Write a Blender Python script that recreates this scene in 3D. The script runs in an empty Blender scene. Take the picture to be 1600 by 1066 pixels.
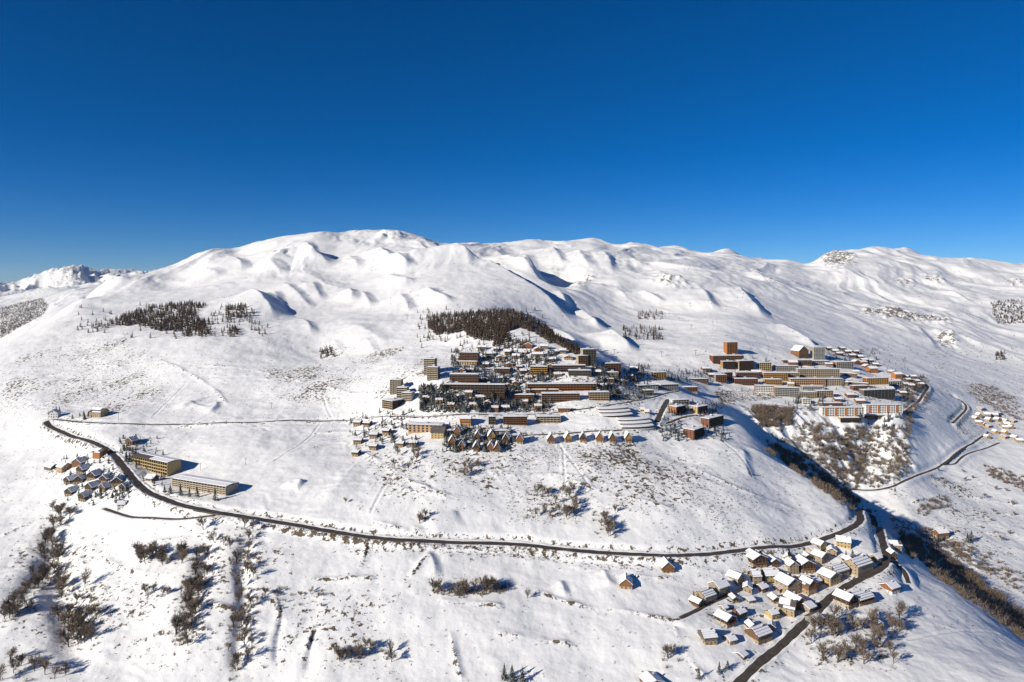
import bpy, bmesh, math, random, time
import numpy as np
from mathutils import Vector, Matrix
T0 = time.time()
random.seed(7); RNG = np.random.default_rng(11)
R = math.radians
sc = bpy.context.scene
COL = sc.collection

# ------------------------------------------------------------------ camera, sky, sun, exposure
FPX, CX, CY = 1067.0, 800.0, 445.0          # focal length in photo pixels, centre column, horizon row
CAMZ = 320.0                                # camera height; the lower hamlet lies about 240 m below it
cam_d = bpy.data.cameras.new('camera'); cam = bpy.data.objects.new('camera', cam_d)
COL.objects.link(cam); cam.location = (0, 0, CAMZ); cam.rotation_euler = (R(90), 0, 0)
cam_d.sensor_width = 36; cam_d.lens = 36 * FPX / 1600; cam_d.shift_y = (CY - 533.0) / 1600; cam_d.clip_start = 1; cam_d.clip_end = 60000
sc.camera = cam
SUN_AZ, SUN_EL = 235.0, 22.0                # where the sun stands: behind the camera on the left
sd = Vector((math.sin(R(SUN_AZ)) * math.cos(R(SUN_EL)), math.cos(R(SUN_AZ)) * math.cos(R(SUN_EL)), math.sin(R(SUN_EL))))
w = bpy.data.worlds.new('World'); sc.world = w; w.use_nodes = True
nt = w.node_tree; bg = nt.nodes['Background']
sky = nt.nodes.new('ShaderNodeTexSky'); sky.sky_type = 'NISHITA'; sky.sun_disc = False
sky.sun_elevation = R(SUN_EL); sky.sun_rotation = R(SUN_AZ); sky.altitude = 2000; sky.air_density = 0.75
sky.dust_density = 0.0; sky.ozone_density = 7.0
hs = nt.nodes.new('ShaderNodeHueSaturation'); hs.inputs['Saturation'].default_value = 1.2; hs.inputs['Hue'].default_value = 0.503
nt.links.new(sky.outputs[0], hs.inputs['Color']); nt.links.new(hs.outputs[0], bg.inputs[0]); bg.inputs[1].default_value = 0.072
sun_d = bpy.data.lights.new('sun', 'SUN'); sun = bpy.data.objects.new('sun', sun_d); COL.objects.link(sun)
sun_d.energy = 5.0; sun_d.angle = R(0.5); sun_d.color = (1.0, 0.925, 0.80)
sun.rotation_euler = (-sd).to_track_quat('-Z', 'Y').to_euler(); sun.location = (-400, -200, 700)
sc.view_settings.view_transform = 'Standard'; sc.view_settings.look = 'None'
sc.view_settings.exposure = 0.28; sc.view_settings.gamma = 1.0
sc.cycles.max_bounces = 5; sc.cycles.diffuse_bounces = 3; sc.cycles.transparent_max_bounces = 6

# ------------------------------------------------------------------ helpers
def tag(o, label=None, cat=None, group=None, kind=None):
    if label: o['label'] = label
    if cat: o['category'] = cat
    if group: o['group'] = group
    if kind: o['kind'] = kind
    return o

def link(name, me, mat=None, parent=None):
    o = bpy.data.objects.new(name, me)
    if mat is not None and me is not None and not me.materials: me.materials.append(mat)
    COL.objects.link(o)
    if parent is not None: o.parent = parent
    return o

def empty(name, loc, rz=0.0):
    o = bpy.data.objects.new(name, None); COL.objects.link(o)
    o.location = loc; o.rotation_euler = (0, 0, rz); o.empty_display_size = 1
    return o

class MB:
    """collects simple solids, then becomes one mesh"""
    def __init__(s): s.v = []; s.f = []; s.m = []
    def add(s, vs, fs, mi=0):
        b = len(s.v); s.v += [tuple(p) for p in vs]
        s.f += [tuple(b + i for i in f) for f in fs]; s.m += [mi] * len(fs)
    def box(s, x0, x1, y0, y1, z0, z1, mi=0):
        s.add([(x0,y0,z0),(x1,y0,z0),(x1,y1,z0),(x0,y1,z0),(x0,y0,z1),(x1,y0,z1),(x1,y1,z1),(x0,y1,z1)],
              [(0,3,2,1),(4,5,6,7),(0,1,5,4),(1,2,6,5),(2,3,7,6),(3,0,4,7)], mi)
    def prism(s, poly, z0, z1, mi=0):
        n = len(poly)
        s.add([(x, y, z0) for x, y in poly] + [(x, y, z1) for x, y in poly],
              [tuple(range(n - 1, -1, -1)), tuple(range(n, 2 * n))] + [(i, (i + 1) % n, n + (i + 1) % n, n + i) for i in range(n)], mi)
    def mesh(s, name):
        me = bpy.data.meshes.new(name); me.from_pydata(s.v, [], s.f)
        if any(s.m): me.polygons.foreach_set('material_index', s.m)
        me.update(); return me
    def build(s, name, mat, parent=None, mats=None):
        me = s.mesh(name)
        if mats:
            for m in mats: me.materials.append(m)
        return link(name, me, mat, parent)

# ------------------------------------------------------------------ noise
_perm = RNG.permutation(4096)
def _hash(i, j, k):
    return _perm[(_perm[(_perm[i & 4095] + j) & 4095] + k) & 4095]
def perlin(x, y, k=0):
    xi = np.floor(x).astype(np.int64); yi = np.floor(y).astype(np.int64)
    xf = x - xi; yf = y - yi
    u = xf * xf * xf * (xf * (xf * 6 - 15) + 10); v = yf * yf * yf * (yf * (yf * 6 - 15) + 10)
    def g(a, b, dx, dy):
        h = _hash(a, b, k) * (2 * np.pi / 4096); return np.cos(h) * dx + np.sin(h) * dy
    n00 = g(xi, yi, xf, yf); n10 = g(xi + 1, yi, xf - 1, yf)
    n01 = g(xi, yi + 1, xf, yf - 1); n11 = g(xi + 1, yi + 1, xf - 1, yf - 1)
    return (n00 * (1 - u) + n10 * u) * (1 - v) + (n01 * (1 - u) + n11 * u) * v
def fbm(x, y, lam, octv=4, k=0, gain=0.5):
    s = 0; a = 1.0
    for i in range(octv):
        s = s + a * perlin(x / lam + 17.3 * i, y / lam - 9.1 * i, k + i); lam *= 0.5; a *= gain
    return s
def sstep(a, b, x):
    t = np.clip((x - a) / (b - a), 0, 1); return t * t * (3 - 2 * t)
# ------------------------------------------------------------------ terrain: heights from sighted points (pixel, distance)
CP = [  # (pixel x, pixel y, distance in metres)
 # nearest slope below the picture
 (-250,1375,380),(0,1375,380),(400,1390,380),(800,1390,380),(1200,1375,380),(1600,1370,380),(1850,1370,380),
 (-200,1066,560),(0,1066,550),(200,1066,550),(400,1066,545),(600,1066,540),(800,1066,540),(1000,1066,540),(1160,1066,543),(1300,1066,545),(1450,1066,545),(1600,1066,550),(1800,1066,570),
 # meadows under the road
 (-200,950,660),(0,950,640),(0,850,760),(-200,850,770),(150,820,770),(150,900,680),(150,980,605),(300,860,690),(300,950,610),(500,900,650),(500,980,590),
 (700,900,650),(700,980,590),(900,900,660),(900,960,610),(1000,920,645),(1100,930,645),(1120,990,590),(1250,960,632),(1200,900,690),(1250,900,700),(1300,880,722),(1350,890,712),
 (1400,960,640),(1450,1000,605),(1500,950,680),(1600,1020,625),(1480,920,720),(1420,900,725),(1750,1050,640),
 # the road
 (75,660,1060),(130,683,980),(190,722,880),(210,737,850),(260,775,780),(330,803,735),(500,828,710),(700,848,696),(850,855,697),(1030,870,690),(1200,860,718),(1300,838,765),(1345,800,860),
 (1385,860,752),(1380,885,716),(1300,945,645),(1230,1000,594),(300,664,1008),(550,658,1000),
 # slope between road and resort
 (450,780,760),(400,740,830),(450,700,900),(360,700,905),(310,770,790),(600,780,755),(600,700,880),(700,760,775),(850,760,790),(950,760,790),(1050,760,800),(1050,720,870),(1150,780,790),(1150,830,740),(1250,800,810),(1200,740,880),(1120,715,880),
 (700,690,880),(800,690,880),(900,690,890),(235,738,865),(140,760,840),(60,750,900),(100,700,980),(0,760,900),(-200,760,920),(30,640,1150),(130,640,1120),(0,660,1120),(-200,650,1150),
 # spur edge and gorge
 (1165,672,1060),(1200,703,1005),(1250,740,935),(1300,770,900),(1335,793,880),
 (1165,700,1120),(1200,727,1080),(1250,765,1040),(1300,800,1010),(1345,833,985),(1390,850,930),
 (1150,655,1130),(1200,690,1140),(1250,722,1110),(1250,690,1165),(1250,650,1215),(1300,760,1080),(1300,720,1130),(1300,680,1190),(1300,655,1230),(1350,780,1060),(1350,740,1140),(1350,700,1200),(1350,665,1240),
 (1400,740,1120),(1400,690,1200),(1400,650,1270),(1450,735,1170),(1450,700,1230),(1450,650,1350),(1500,720,1230),(1500,680,1350),(1540,670,1450),(1600,680,1420),(1600,700,1330),(1600,760,1180),(1500,780,1100),(1420,790,1040),
 (1500,850,950),(1600,850,980),(1600,920,850),(1550,900,880),(1440,840,970),(1450,872,890),(1520,922,820),(1600,978,760),(1550,955,735),(1410,832,950),(1750,950,860),(1750,850,1000),(1750,760,1200),(1750,680,1500),
 # resort, lower half
 (600,640,1000),(680,594,1040),(735,570,1130),(660,620,1010),(700,650,950),(800,600,1080),(800,650,960),(870,612,1050),(870,640,985),(950,650,960),(1000,600,1150),(1050,590,1260),(1010,618,1080),(1040,645,1000),(1085,692,925),(1130,662,1000),(1090,605,1290),(1110,629,1210),(1180,622,1300),(1165,640,1200),
 # resort, upper half
 (1150,590,1420),(1200,610,1350),(1250,600,1420),(1300,600,1430),(1250,628,1285),(1345,652,1230),(1300,648,1235),(1400,640,1265),(1400,600,1480),(1430,605,1480),(1350,620,1340),(1144,553,1516),(1283,562,1600),
 # hill with the larch wood
 (660,520,1400),(700,505,1440),(750,490,1500),(800,490,1480),(840,505,1420),(870,530,1320),(900,545,1230),(940,562,1180),(960,590,1120),(700,540,1280),(750,540,1230),(800,550,1180),(850,560,1150),
 (850,535,1500),(900,553,1380),(900,525,1640),(950,540,1580),(940,570,1320),(870,505,1750),
 # left slope
 (0,600,1280),(0,560,1430),(0,543,1520),(37,523,1620),(70,506,1730),(110,483,1900),(122,472,2000),(175,442,2350),(232,427,2600),(-200,620,1300),(-200,590,1500),
 (100,600,1250),(200,600,1230),(300,600,1200),(400,600,1180),(500,600,1150),(500,550,1400),(100,540,1480),(200,540,1420),(300,540,1380),(200,510,1600),(250,500,1650),(300,480,1800),(370,480,1800),(370,520,1480),(300,520,1500),(430,520,1480),(430,498,1680),(150,480,1920),(200,460,2150),(280,440,2350),
 (500,500,1680),(560,480,1850),(540,500,1600),(560,530,1430),(620,540,1330),(650,490,1650),
 # mountain faces
 (340,420,2400),(400,420,2400),(450,440,2150),(450,400,2600),(560,440,2150),(560,400,2600),(650,420,2400),(650,450,2000),(700,430,2300),(700,470,1750),(760,430,2500),(800,420,2900),(800,460,2000),(760,480,1650),(850,440,2500),(900,420,2900),(900,460,2200),(900,495,1900),(950,480,2200),
 (1000,440,2600),(1000,500,2000),(1000,560,1500),(1060,420,2900),(1060,470,2300),(1060,520,1800),(1100,560,1480),(1150,500,1900),(1150,440,2700),(1200,470,2500),(1200,530,1750),(1250,450,3000),(1250,500,2200),(1250,545,1680),(1300,440,3300),(1300,480,2700),(1300,520,2100),(1350,560,1750),
 (1400,430,3600),(1400,480,2900),(1400,530,2200),(1400,575,1700),(1500,440,3600),(1500,500,2700),(1500,560,2100),(1500,610,1640),(1600,450,3500),(1600,520,2600),(1600,590,1950),(1600,640,1620),(1750,450,3500),(1750,520,2600),(1750,600,2000),
 # far left range
 (0,500,4200),(60,470,4700),(0,475,4900),(75,456,5100),(-200,480,4500),(0,443,9500),(60,428,9300),(100,418,9000),(150,424,9200),(190,421,9000),(232,428,8600),(-200,440,9500),(320,440,9000),
]
SKY = [(290,405,2750),(340,388,2800),(370,387,2820),(400,378,2850),(450,368,2880),(490,363,2900),(530,364,2950),(570,359,2990),(600,359,3000),(640,364,3050),(680,377,3200),(710,381,3350),(770,380,3700),(800,378,3850),(840,374,3900),(870,377,3950),(900,375,4000),(960,382,4100),(1030,387,4300),(1060,384,4600),(1090,393,4600),(1115,395,4700),(1133,388,4800),(1160,400,4800),(1200,406,4800),(1260,413,4600),(1290,399,4500),(1310,393,4450),(1340,390,4600),(1372,385,4700),(1395,389,4700),(1415,386,4700),(1440,398,4600),(1480,403,4500),(1530,404,4400),(1560,408,4350),(1600,412,4300),(1700,415,4250),(1850,420,4200)]
HID = [  # (pixel x, distance, height against the camera) - ground hidden behind ridges
 (0,1900,-230),(0,2600,-420),(0,3300,-430),(100,2300,-130),(100,3000,-250),(100,3800,-200),(-200,2000,-300),(-200,3000,-450),(200,3100,-30),(200,4500,-60),(60,7000,-120),(200,7000,-20),
 (0,6500,-150),(320,3400,60),(320,6000,0)]
S_ = 0.87      # metres per sighted metre
pts = [(( px - CX) / FPX, math.log(Y * S_), (CY - py) / FPX) for px, py, Y in CP + SKY]
pts += [((px - CX) / FPX, math.log(Y * S_ * 1.16), (CY - py - 16) / FPX) for px, py, Y in SKY]
pts += [((px - CX) / FPX, math.log(Y * S_ * 1.6), (CY - py - 70) / FPX) for px, py, Y in SKY[::2]]
pts += [((px - CX) / FPX, math.log(Y * S_), z / Y) for px, Y, z in HID]
pts += [(u, math.log(14000 * S_), -0.05) for u in np.linspace(-.95, .95, 9)]
P = np.array(pts); A, V = P[:, :2] * np.array([1.0, 0.8]), P[:, 2]
def tps(d2): return np.where(d2 > 1e-12, 0.5 * d2 * np.log(d2 + 1e-20), 0.0)
n = len(A); K = tps(((A[:, None] - A[None]) ** 2).sum(-1)) + np.eye(n) * 4e-5
Q = np.c_[np.ones(n), A]
M_ = np.block([[K, Q], [Q.T, np.zeros((3, 3))]])
sol = np.linalg.solve(M_, np.r_[V, np.zeros(3)])

U0, U1, NC = -0.93, 0.93, 1060
us = np.linspace(U0, U1, NC)
def lnspace(a, b, k, end=False): return np.exp(np.linspace(math.log(a), math.log(b), k, endpoint=end))
Ys = np.r_[lnspace(340, 460, 40), lnspace(460, 1160, 470), lnspace(1160, 4500, 330), lnspace(4500, 12000, 70, True)]
NR = len(Ys)
# thin-plate surface on a coarse grid, then refined
cu = np.linspace(U0, U1, 170); cl = np.linspace(math.log(Ys[0]), math.log(Ys[-1]), 300)
gu, gl = np.meshgrid(cu, cl); E = np.c_[gu.ravel(), gl.ravel() * 0.8]
val = np.empty(len(E))
for i in range(0, len(E), 4000):
    e = E[i:i + 4000]; d2 = ((e[:, None] - A[None]) ** 2).sum(-1)
    val[i:i + 4000] = tps(d2) @ sol[:n] + sol[n] + e @ sol[n + 1:]
val = val.reshape(gu.shape)
def lerp_grid(g, fr, fc):
    r = np.clip(fr.astype(int), 0, g.shape[0] - 2); c = np.clip(fc.astype(int), 0, g.shape[1] - 2)
    a = np.clip(fr - r, 0, 1); b = np.clip(fc - c, 0, 1)
    a = a * a * (3 - 2 * a) * 0.0 + a; 
    return (g[r, c] * (1 - b) + g[r, c + 1] * b) * (1 - a) + (g[r + 1, c] * (1 - b) + g[r + 1, c + 1] * b) * a
def cub(g, f, axis):   # cubic refinement along one axis
    i = np.clip(f.astype(int), 1, g.shape[axis] - 3); t = f - i
    p = [np.take(g, i + k, axis) for k in (-1, 0, 1, 2)]
    t = t[:, None] if axis == 0 else t[None]
    return p[1] + 0.5 * t * (p[2] - p[0] + t * (2*p[0] - 5*p[1] + 4*p[2] - p[3] + t * (3*(p[1] - p[2]) + p[3] - p[0])))
fr = (np.log(Ys) - cl[0]) / (cl[1] - cl[0]); fc = (us - U0) / (cu[1] - cu[0])
SL = cub(cub(val, fr, 0), fc, 1)
YY = np.repeat(Ys[:, None], NC, 1); XX = us[None] * YY
Z = SL * YY                                    # metres against the camera

def terrain_ray(px, py, far=False):
    """where the sight line through a photo pixel meets the ground"""
    u = (px - CX) / FPX; c = (u - U0) / (U1 - U0) * (NC - 1); c0 = int(np.clip(c, 0, NC - 2)); b = c - c0
    col = Z[:, c0] * (1 - b) + Z[:, c0 + 1] * b
    d = col - (CY - py) / FPX * Ys
    hit = np.nonzero((d[1:] >= 0) & (d[:-1] < 0))[0]
    if len(hit) == 0:
        i = int(np.argmax(np.where(Ys > 420, d / Ys, -9))); Y = Ys[i]
        return Vector((u * Y, Y, col[i] + CAMZ))
    i = hit[-1] if far else hit[0]
    t = -d[i] / (d[i + 1] - d[i]); Y = Ys[i] + t * (Ys[i + 1] - Ys[i])
    return Vector((u * Y, Y, (CY - py) / FPX * Y + CAMZ))
def hgt(x, y):
    """ground height at world x, y (arrays or numbers)"""
    x = np.asarray(x, float); y = np.asarray(y, float)
    fr = np.interp(y, Ys, np.arange(NR)); fc = (x / y - U0) / (U1 - U0) * (NC - 1)
    return lerp_grid(Z, fr, fc) + CAMZ

def seg_dist(poly, X, Y):
    """distance to a polyline, signed side (+ right of its direction), and run along it"""
    best = np.full(X.shape, 1e9); side = np.zeros(X.shape); run = np.zeros(X.shape); acc = 0.0
    for (x0, y0), (x1, y1) in zip(poly[:-1], poly[1:]):
        dx, dy = x1 - x0, y1 - y0; L2 = dx * dx + dy * dy + 1e-9; L = math.sqrt(L2)
        t = np.clip(((X - x0) * dx + (Y - y0) * dy) / L2, 0, 1)
        d = np.hypot(X - x0 - t * dx, Y - y0 - t * dy)
        m = d < best
        best = np.where(m, d, best); side = np.where(m, np.sign((X - x0) * dy - (Y - y0) * dx), side); run = np.where(m, acc + t * L, run)
        acc += L
    return best, side, run, acc
def window_of(poly, pad):
    xs = [p[0] for p in poly]; ys = [p[1] for p in poly]
    y0, y1 = min(ys) - pad, max(ys) + pad
    r0 = max(0, np.searchsorted(Ys, y0) - 1); r1 = min(NR, np.searchsorted(Ys, y1) + 1)
    lo = min((min(xs) - pad) / max(y0, 300), (min(xs) - pad) / y1); hi = max((max(xs) + pad) / max(y0, 300), (max(xs) + pad) / y1)
    c0 = int(np.clip((lo - U0) / (U1 - U0) * (NC - 1) - 1, 0, NC)); c1 = int(np.clip((hi - U0) / (U1 - U0) * (NC - 1) + 2, 0, NC))
    return slice(r0, r1), slice(c0, c1)
def smooth_poly(p, it=2):
    for _ in range(it):
        q = [p[0]]
        for a, b in zip(p[:-1], p[1:]):
            q += [tuple(.75 * np.array(a) + .25 * np.array(b)), tuple(.25 * np.array(a) + .75 * np.array(b))]
        p = q + [p[-1]]
    return p
SCARPS = [
 ([(634,364),(660,378),(700,402),(738,430)], 34, 260, 34), ([(690,384),(712,402),(760,430),(810,457),(860,487),(915,520)], 36, 240, 36),
 ([(735,382),(790,412),(850,445)], 30, 130, 50), ([(770,395),(820,425),(870,455)], 22, 100, 45),
 ([(400,428),(440,408),(478,398),(520,420)], 26, 150, 40), ([(540,398),(556,412),(560,425)], 9, 70, 20), ([(408,425),(425,410),(440,432)], 14, 90, 30),
 ([(440,440),(455,455),(470,470),(490,485)], 8, 60, 16), ([(484,440),(494,455),(502,472)], 7, 55, 15), ([(425,455),(434,468),(438,484)], 7, 50, 14), ([(545,452),(550,465),(548,476)], 10, 40, 16),
 ([(385,462),(410,478),(430,500)], 24, 90, 34), ([(664,450),(682,466),(712,474)], 11, 60, 18), ([(617,400),(630,412),(640,420)], 18, 60, 24), ([(600,430),(630,440),(655,440)], 10, 60, 24),
 ([(540,505),(580,520),(600,540)], 5, 80, 22), ([(520,530),(530,545),(532,556)], 2.5, 26, 8), ([(570,528),(580,540),(584,552)], 2.5, 26, 8),
 ([(900,488),(918,500),(938,516)], 16, 40, 18), ([(948,522),(968,536),(990,552)], 16, 45, 18), ([(870,455),(882,470),(884,482)], 12, 30, 14),
 ([(830,498),(865,520),(905,546),(950,566)], 16, 60, 40),
 ([(820,395),(830,420),(850,440)], 16, 60, 30), ([(900,390),(912,410),(922,425)], 16, 60, 30), ([(980,405),(995,412),(1005,418)], 14, 60, 26),
 ([(1150,448),(1165,470),(1195,500)], 20, 60, 26), ([(1205,505),(1240,522),(1278,545)], 12, 40, 9), ([(1020,425),(1050,440),(1080,446)], 14, 60, 26),
 ([(60,440),(100,418),(150,430)], 60, 500, 220), ([(350,395),(372,408),(380,425)], 14, 90, 24), ([(470,376),(485,388),(490,402)], 12, 90, 22), ([(425,392),(438,398),(450,396)], 12, 80, 24), ([(590,385),(604,398),(612,412)], 14, 80, 22), ([(300,432),(325,424),(345,432)], 10, 90, 22), ([(560,455),(575,470),(578,484)], 9, 60, 16), ([(470,500),(484,512),(486,526)], 6, 40, 12), ([(620,460),(634,474),(640,490)], 8, 60, 14), ([(1000,455),(1020,468),(1040,476)], 12, 70, 18), ([(1090,450),(1105,466),(1115,486)], 12, 70, 18), ([(860,385),(872,400),(880,416)], 14, 80, 22), ([(940,392),(952,408),(956,424)], 14, 80, 22), ([(1330,420),(1350,436),(1370,446)], 16, 110, 24), ([(1480,455),(1500,468),(1520,476)], 14, 100, 22), ([(1420,505),(1440,520),(1462,545)], 10, 60, 16),
 ([(285,628),(300,632),(330,640)], 2.5, 12, 4), ([(335,628),(340,634),(325,648)], 4, 14, 5), ([(275,640),(295,630),(325,620)], 4, 16, 6),
 ([(446,765),(455,755),(478,755)], 6, 16, 5), ([(640,762),(660,758),(672,768)], 3, 10, 4), ([(660,820),(680,812),(720,800)], 4, 14, 5),
 ([(560,720),(530,760),(500,790)], 3, 26, 14), ([(870,780),(890,760),(940,720)], 3, 30, 14), ([(320,868),(305,885),(308,900)], 4, 16, 6),
 ([(870,908),(880,918),(882,932)], 4, 10, 4), ([(940,890),(948,905),(955,918)], 4, 14, 5), ([(665,860),(678,880),(680,905)], 4, 12, 5),
 ([(1130,690),(1200,715),(1260,750),(1330,792)], 4, 30, 10), ([(1160,700),(1165,725),(1170,750)], 4, 14, 6),
]
GULLIES = [
 ([(95,800),(76,870),(100,940),(120,1000),(115,1066)], 7, 12), ([(10,960),(60,900),(85,860)], 4, 10), ([(324,830),(312,900),(296,960),(284,1020)], 4, 9),
 ([(392,830),(375,880),(385,930),(372,1000),(370,1066)], 4.5, 6), ([(440,960),(434,1000),(430,1040)], 1.6, 3), ([(490,980),(485,1020),(480,1050)], 1.6, 3),
 ([(905,420),(880,430),(860,445)], 20, 60), ([(1340,560),(1380,590),(1440,640)], 6, 30),
]
# ------------------------------------------------------------------ materials
def new_mat(name, rough=0.8, spec=0.2):
    m = bpy.data.materials.new(name); m.use_nodes = True
    b = m.node_tree.nodes['Principled BSDF']; b.inputs['Roughness'].default_value = rough
    b.inputs['Specular IOR Level'].default_value = spec
    return m, m.node_tree, b
def nd(t, typ, **k):
    n = t.nodes.new(typ)
    for a, v in k.items(): setattr(n, a, v)
    return n
def noise_mat(name, c1, c2, scale=1.0, rough=0.85, spec=0.15, detail=4, coords='Object', bump=0.0, stretch=None):
    m, t, b = new_mat(name, rough, spec)
    tc = nd(t, 'ShaderNodeTexCoord'); nz = nd(t, 'ShaderNodeTexNoise'); nz.inputs['Scale'].default_value = scale; nz.inputs['Detail'].default_value = detail
    src = tc.outputs[coords]
    if stretch:
        mp = nd(t, 'ShaderNodeMapping'); mp.inputs['Scale'].default_value = stretch; t.links.new(src, mp.inputs[0]); src = mp.outputs[0]
    t.links.new(src, nz.inputs['Vector'])
    r = nd(t, 'ShaderNodeValToRGB'); r.color_ramp.elements[0].position = 0.35; r.color_ramp.elements[1].position = 0.65
    r.color_ramp.elements[0].color = (*c1, 1); r.color_ramp.elements[1].color = (*c2, 1)
    t.links.new(nz.outputs['Fac'], r.inputs[0]); t.links.new(r.outputs[0], b.inputs['Base Color'])
    if bump:
        bp = nd(t, 'ShaderNodeBump'); bp.inputs['Strength'].default_value = bump; bp.inputs['Distance'].default_value = 0.3
        t.links.new(nz.outputs['Fac'], bp.inputs['Height']); t.links.new(bp.outputs[0], b.inputs['Normal'])
    return m
def snow_ground():
    m, t, b = new_mat('snow_ground', 0.55, 0.25)
    geo = nd(t, 'ShaderNodeNewGeometry'); pos = geo.outputs['Position']
    def noise(s, d=5, rough=0.6):
        n = nd(t, 'ShaderNodeTexNoise'); n.inputs['Scale'].default_value = s; n.inputs['Detail'].default_value = d; n.inputs['Roughness'].default_value = rough
        t.links.new(pos, n.inputs['Vector']); return n.outputs['Fac']
    def math_(op, a, b_, c=None):
        n = nd(t, 'ShaderNodeMath', operation=op)
        for i, v in enumerate((a, b_, c)):
            if v is None: continue
            if isinstance(v, (int, float)): n.inputs[i].default_value = v
            else: t.links.new(v, n.inputs[i])
        return n.outputs[0]
    def mix(f, a, b_):
        n = nd(t, 'ShaderNodeMix', data_type='RGBA'); t.links.new(f, n.inputs['Factor'])
        for k, v in (('A', a), ('B', b_)):
            i = [s for s in n.inputs if s.name == k and s.type == 'RGBA'][0]
            if isinstance(v, tuple): i.default_value = (*v, 1)
            else: t.links.new(v, i)
        return [o for o in n.outputs if o.type == 'RGBA'][0]
    def ramp(f, a, b_):
        n = nd(t, 'ShaderNodeMapRange', interpolation_type='SMOOTHSTEP'); n.inputs['From Min'].default_value = a; n.inputs['From Max'].default_value = b_
        t.links.new(f, n.inputs['Value']); return n.outputs['Result']
    ad = nd(t, 'ShaderNodeAttribute', attribute_name='dirt').outputs['Fac']; ar = nd(t, 'ShaderNodeAttribute', attribute_name='rock').outputs['Fac']
    snow = mix(noise(0.02, 3), (0.80, 0.80, 0.80), (0.87, 0.865, 0.85))
    n1 = noise(0.22, 6, 0.7); n2 = noise(0.05, 6, 0.7)
    earth = mix(noise(0.35, 4), (0.065, 0.046, 0.031), (0.19, 0.14, 0.09))
    rockc = mix(noise(0.11, 5), (0.16, 0.13, 0.10), (0.34, 0.30, 0.25))
    fd = ramp(math_('ADD', ad, math_('MULTIPLY', math_('SUBTRACT', n1, 0.5), 2.6)), 0.47, 0.56)
    fr_ = ramp(math_('ADD', ar, math_('MULTIPLY', math_('SUBTRACT', n2, 0.5), 2.6)), 0.48, 0.56)
    c = mix(fr_, snow, rockc); c = mix(fd, c, earth)
    t.links.new(c, b.inputs['Base Color'])
    bp = nd(t, 'ShaderNodeBump'); bp.inputs['Strength'].default_value = 0.5; bp.inputs['Distance'].default_value = 1.6
    t.links.new(math_('ADD', noise(0.09, 6, 0.6), math_('MULTIPLY', math_('ADD', fd, fr_), 0.15)), bp.inputs['Height']); t.links.new(bp.outputs[0], b.inputs['Normal'])
    return m
M_SNOW = snow_ground()
DIRT = np.zeros((NR, NC)); ROCK = np.zeros((NR, NC))
# ------------------------------------------------------------------ relief on the sheet
far = sstep(1350, 2500, YY); WX = fbm(XX, YY, 700, 3, 70) * 260
Z += far * (fbm(XX, YY, 620, 4, 1, .45) * 24 + (0.5 - np.abs(fbm(XX + WX, YY * 0.5 + .4 * WX, 340, 5, 9, .5))) * 32)
Z += far * (0.5 - np.abs(fbm(XX + .5 * WX, YY * .5, 85, 4, 14, .5))) * 5
Z += sstep(4300, 6500, YY) * (0.5 - np.abs(fbm(XX, YY * .7, 620, 4, 30, .5))) * 210 * (XX < -2200)
near = 1 - sstep(1300, 2200, YY)
Z += near * (fbm(XX, YY, 90, 3, 20) * 2.8 + fbm(XX, YY, 24, 4, 26) * 0.95)
stepm = near * np.clip(fbm(XX, YY, 130, 2, 33) * 2.2, 0, 1); ph = Z / 4.2 + fbm(XX, YY, 60, 2, 36) * 2.6 + fbm(XX, YY, 17, 2, 38) * .5
Z += stepm * 0.5 * (np.abs((ph % 1) - 0.5) * 2 - .5)
Z += fbm(XX, YY, 45, 3, 40) * 1.3 * sstep(900, 1500, YY) * (1 - 0.5 * sstep(2500, 4000, YY))

RELIEF = 1.15
def scarp(pix, amp, wl, wr, far=False):
    """a wind lip: swells up from the left of the line, breaks down on its right"""
    poly = [tuple(terrain_ray(x, y)[:2]) for x, y in pix]; poly = smooth_poly(poly, 2)
    s = window_of(poly, 3 * max(wl, wr)); d, sd_, run, L = seg_dist(poly, XX[s], YY[s])
    e = sstep(0, 0.25 * L, run) * (1 - sstep(0.75 * L, L, run)) + 1e-3
    (x0, y0), (x1, y1) = poly[0], poly[-1]; lee = 1 if (y1 - y0) * .82 - (x1 - x0) * .57 > 0 else -1      # the side turned away from the sun
    prof = np.where(sd_ * lee < 0, .55 * np.exp(-(d / wl) ** 2) + .45 * np.exp(-d / (.5 * wl)), np.clip(1 - d / (1.5 * wr), 0, 1) ** 1.25)
    Z[s] += amp * (RELIEF if poly[0][1] > 1150 else .7) * e * prof
def gully(pix, depth, wd):
    poly = smooth_poly([tuple(terrain_ray(x, y)[:2]) for x, y in pix], 2)
    s = window_of(poly, 3 * wd); d, sd_, run, L = seg_dist(poly, XX[s], YY[s])
    e = sstep(-0.01 * L, 0.2 * L, run) * (1 - sstep(0.8 * L, 1.01 * L, run))
    Z[s] -= depth * e * np.exp(-(d / wd) ** 2)
for a in SCARPS: scarp(*a)
for a in GULLIES: gully(*a)

# skyline checked against the photograph
LNY = np.log(YY)
for _ in range(3):
    for px, py, _Y in SKY + [(60,428,1),(100,418,1),(150,424,1),(190,421,1),(232,428,1),(30,438,1),(262,417,1),(0,443,1)]:
        if px > 1650: continue
        c0 = int(round(((px - CX) / FPX - U0) / (U1 - U0) * (NC - 1))); a = np.where(Ys > 1500, Z[:, c0] / Ys, -9); i = int(np.argmax(a))
        need = (CY - py) / FPX * Ys[i] - Z[i, c0]
        Z += .6 * need * np.exp(-((us[None] - us[c0]) * FPX / 26) ** 2 - ((LNY - LNY[i, 0]) / .16) ** 2)
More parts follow.
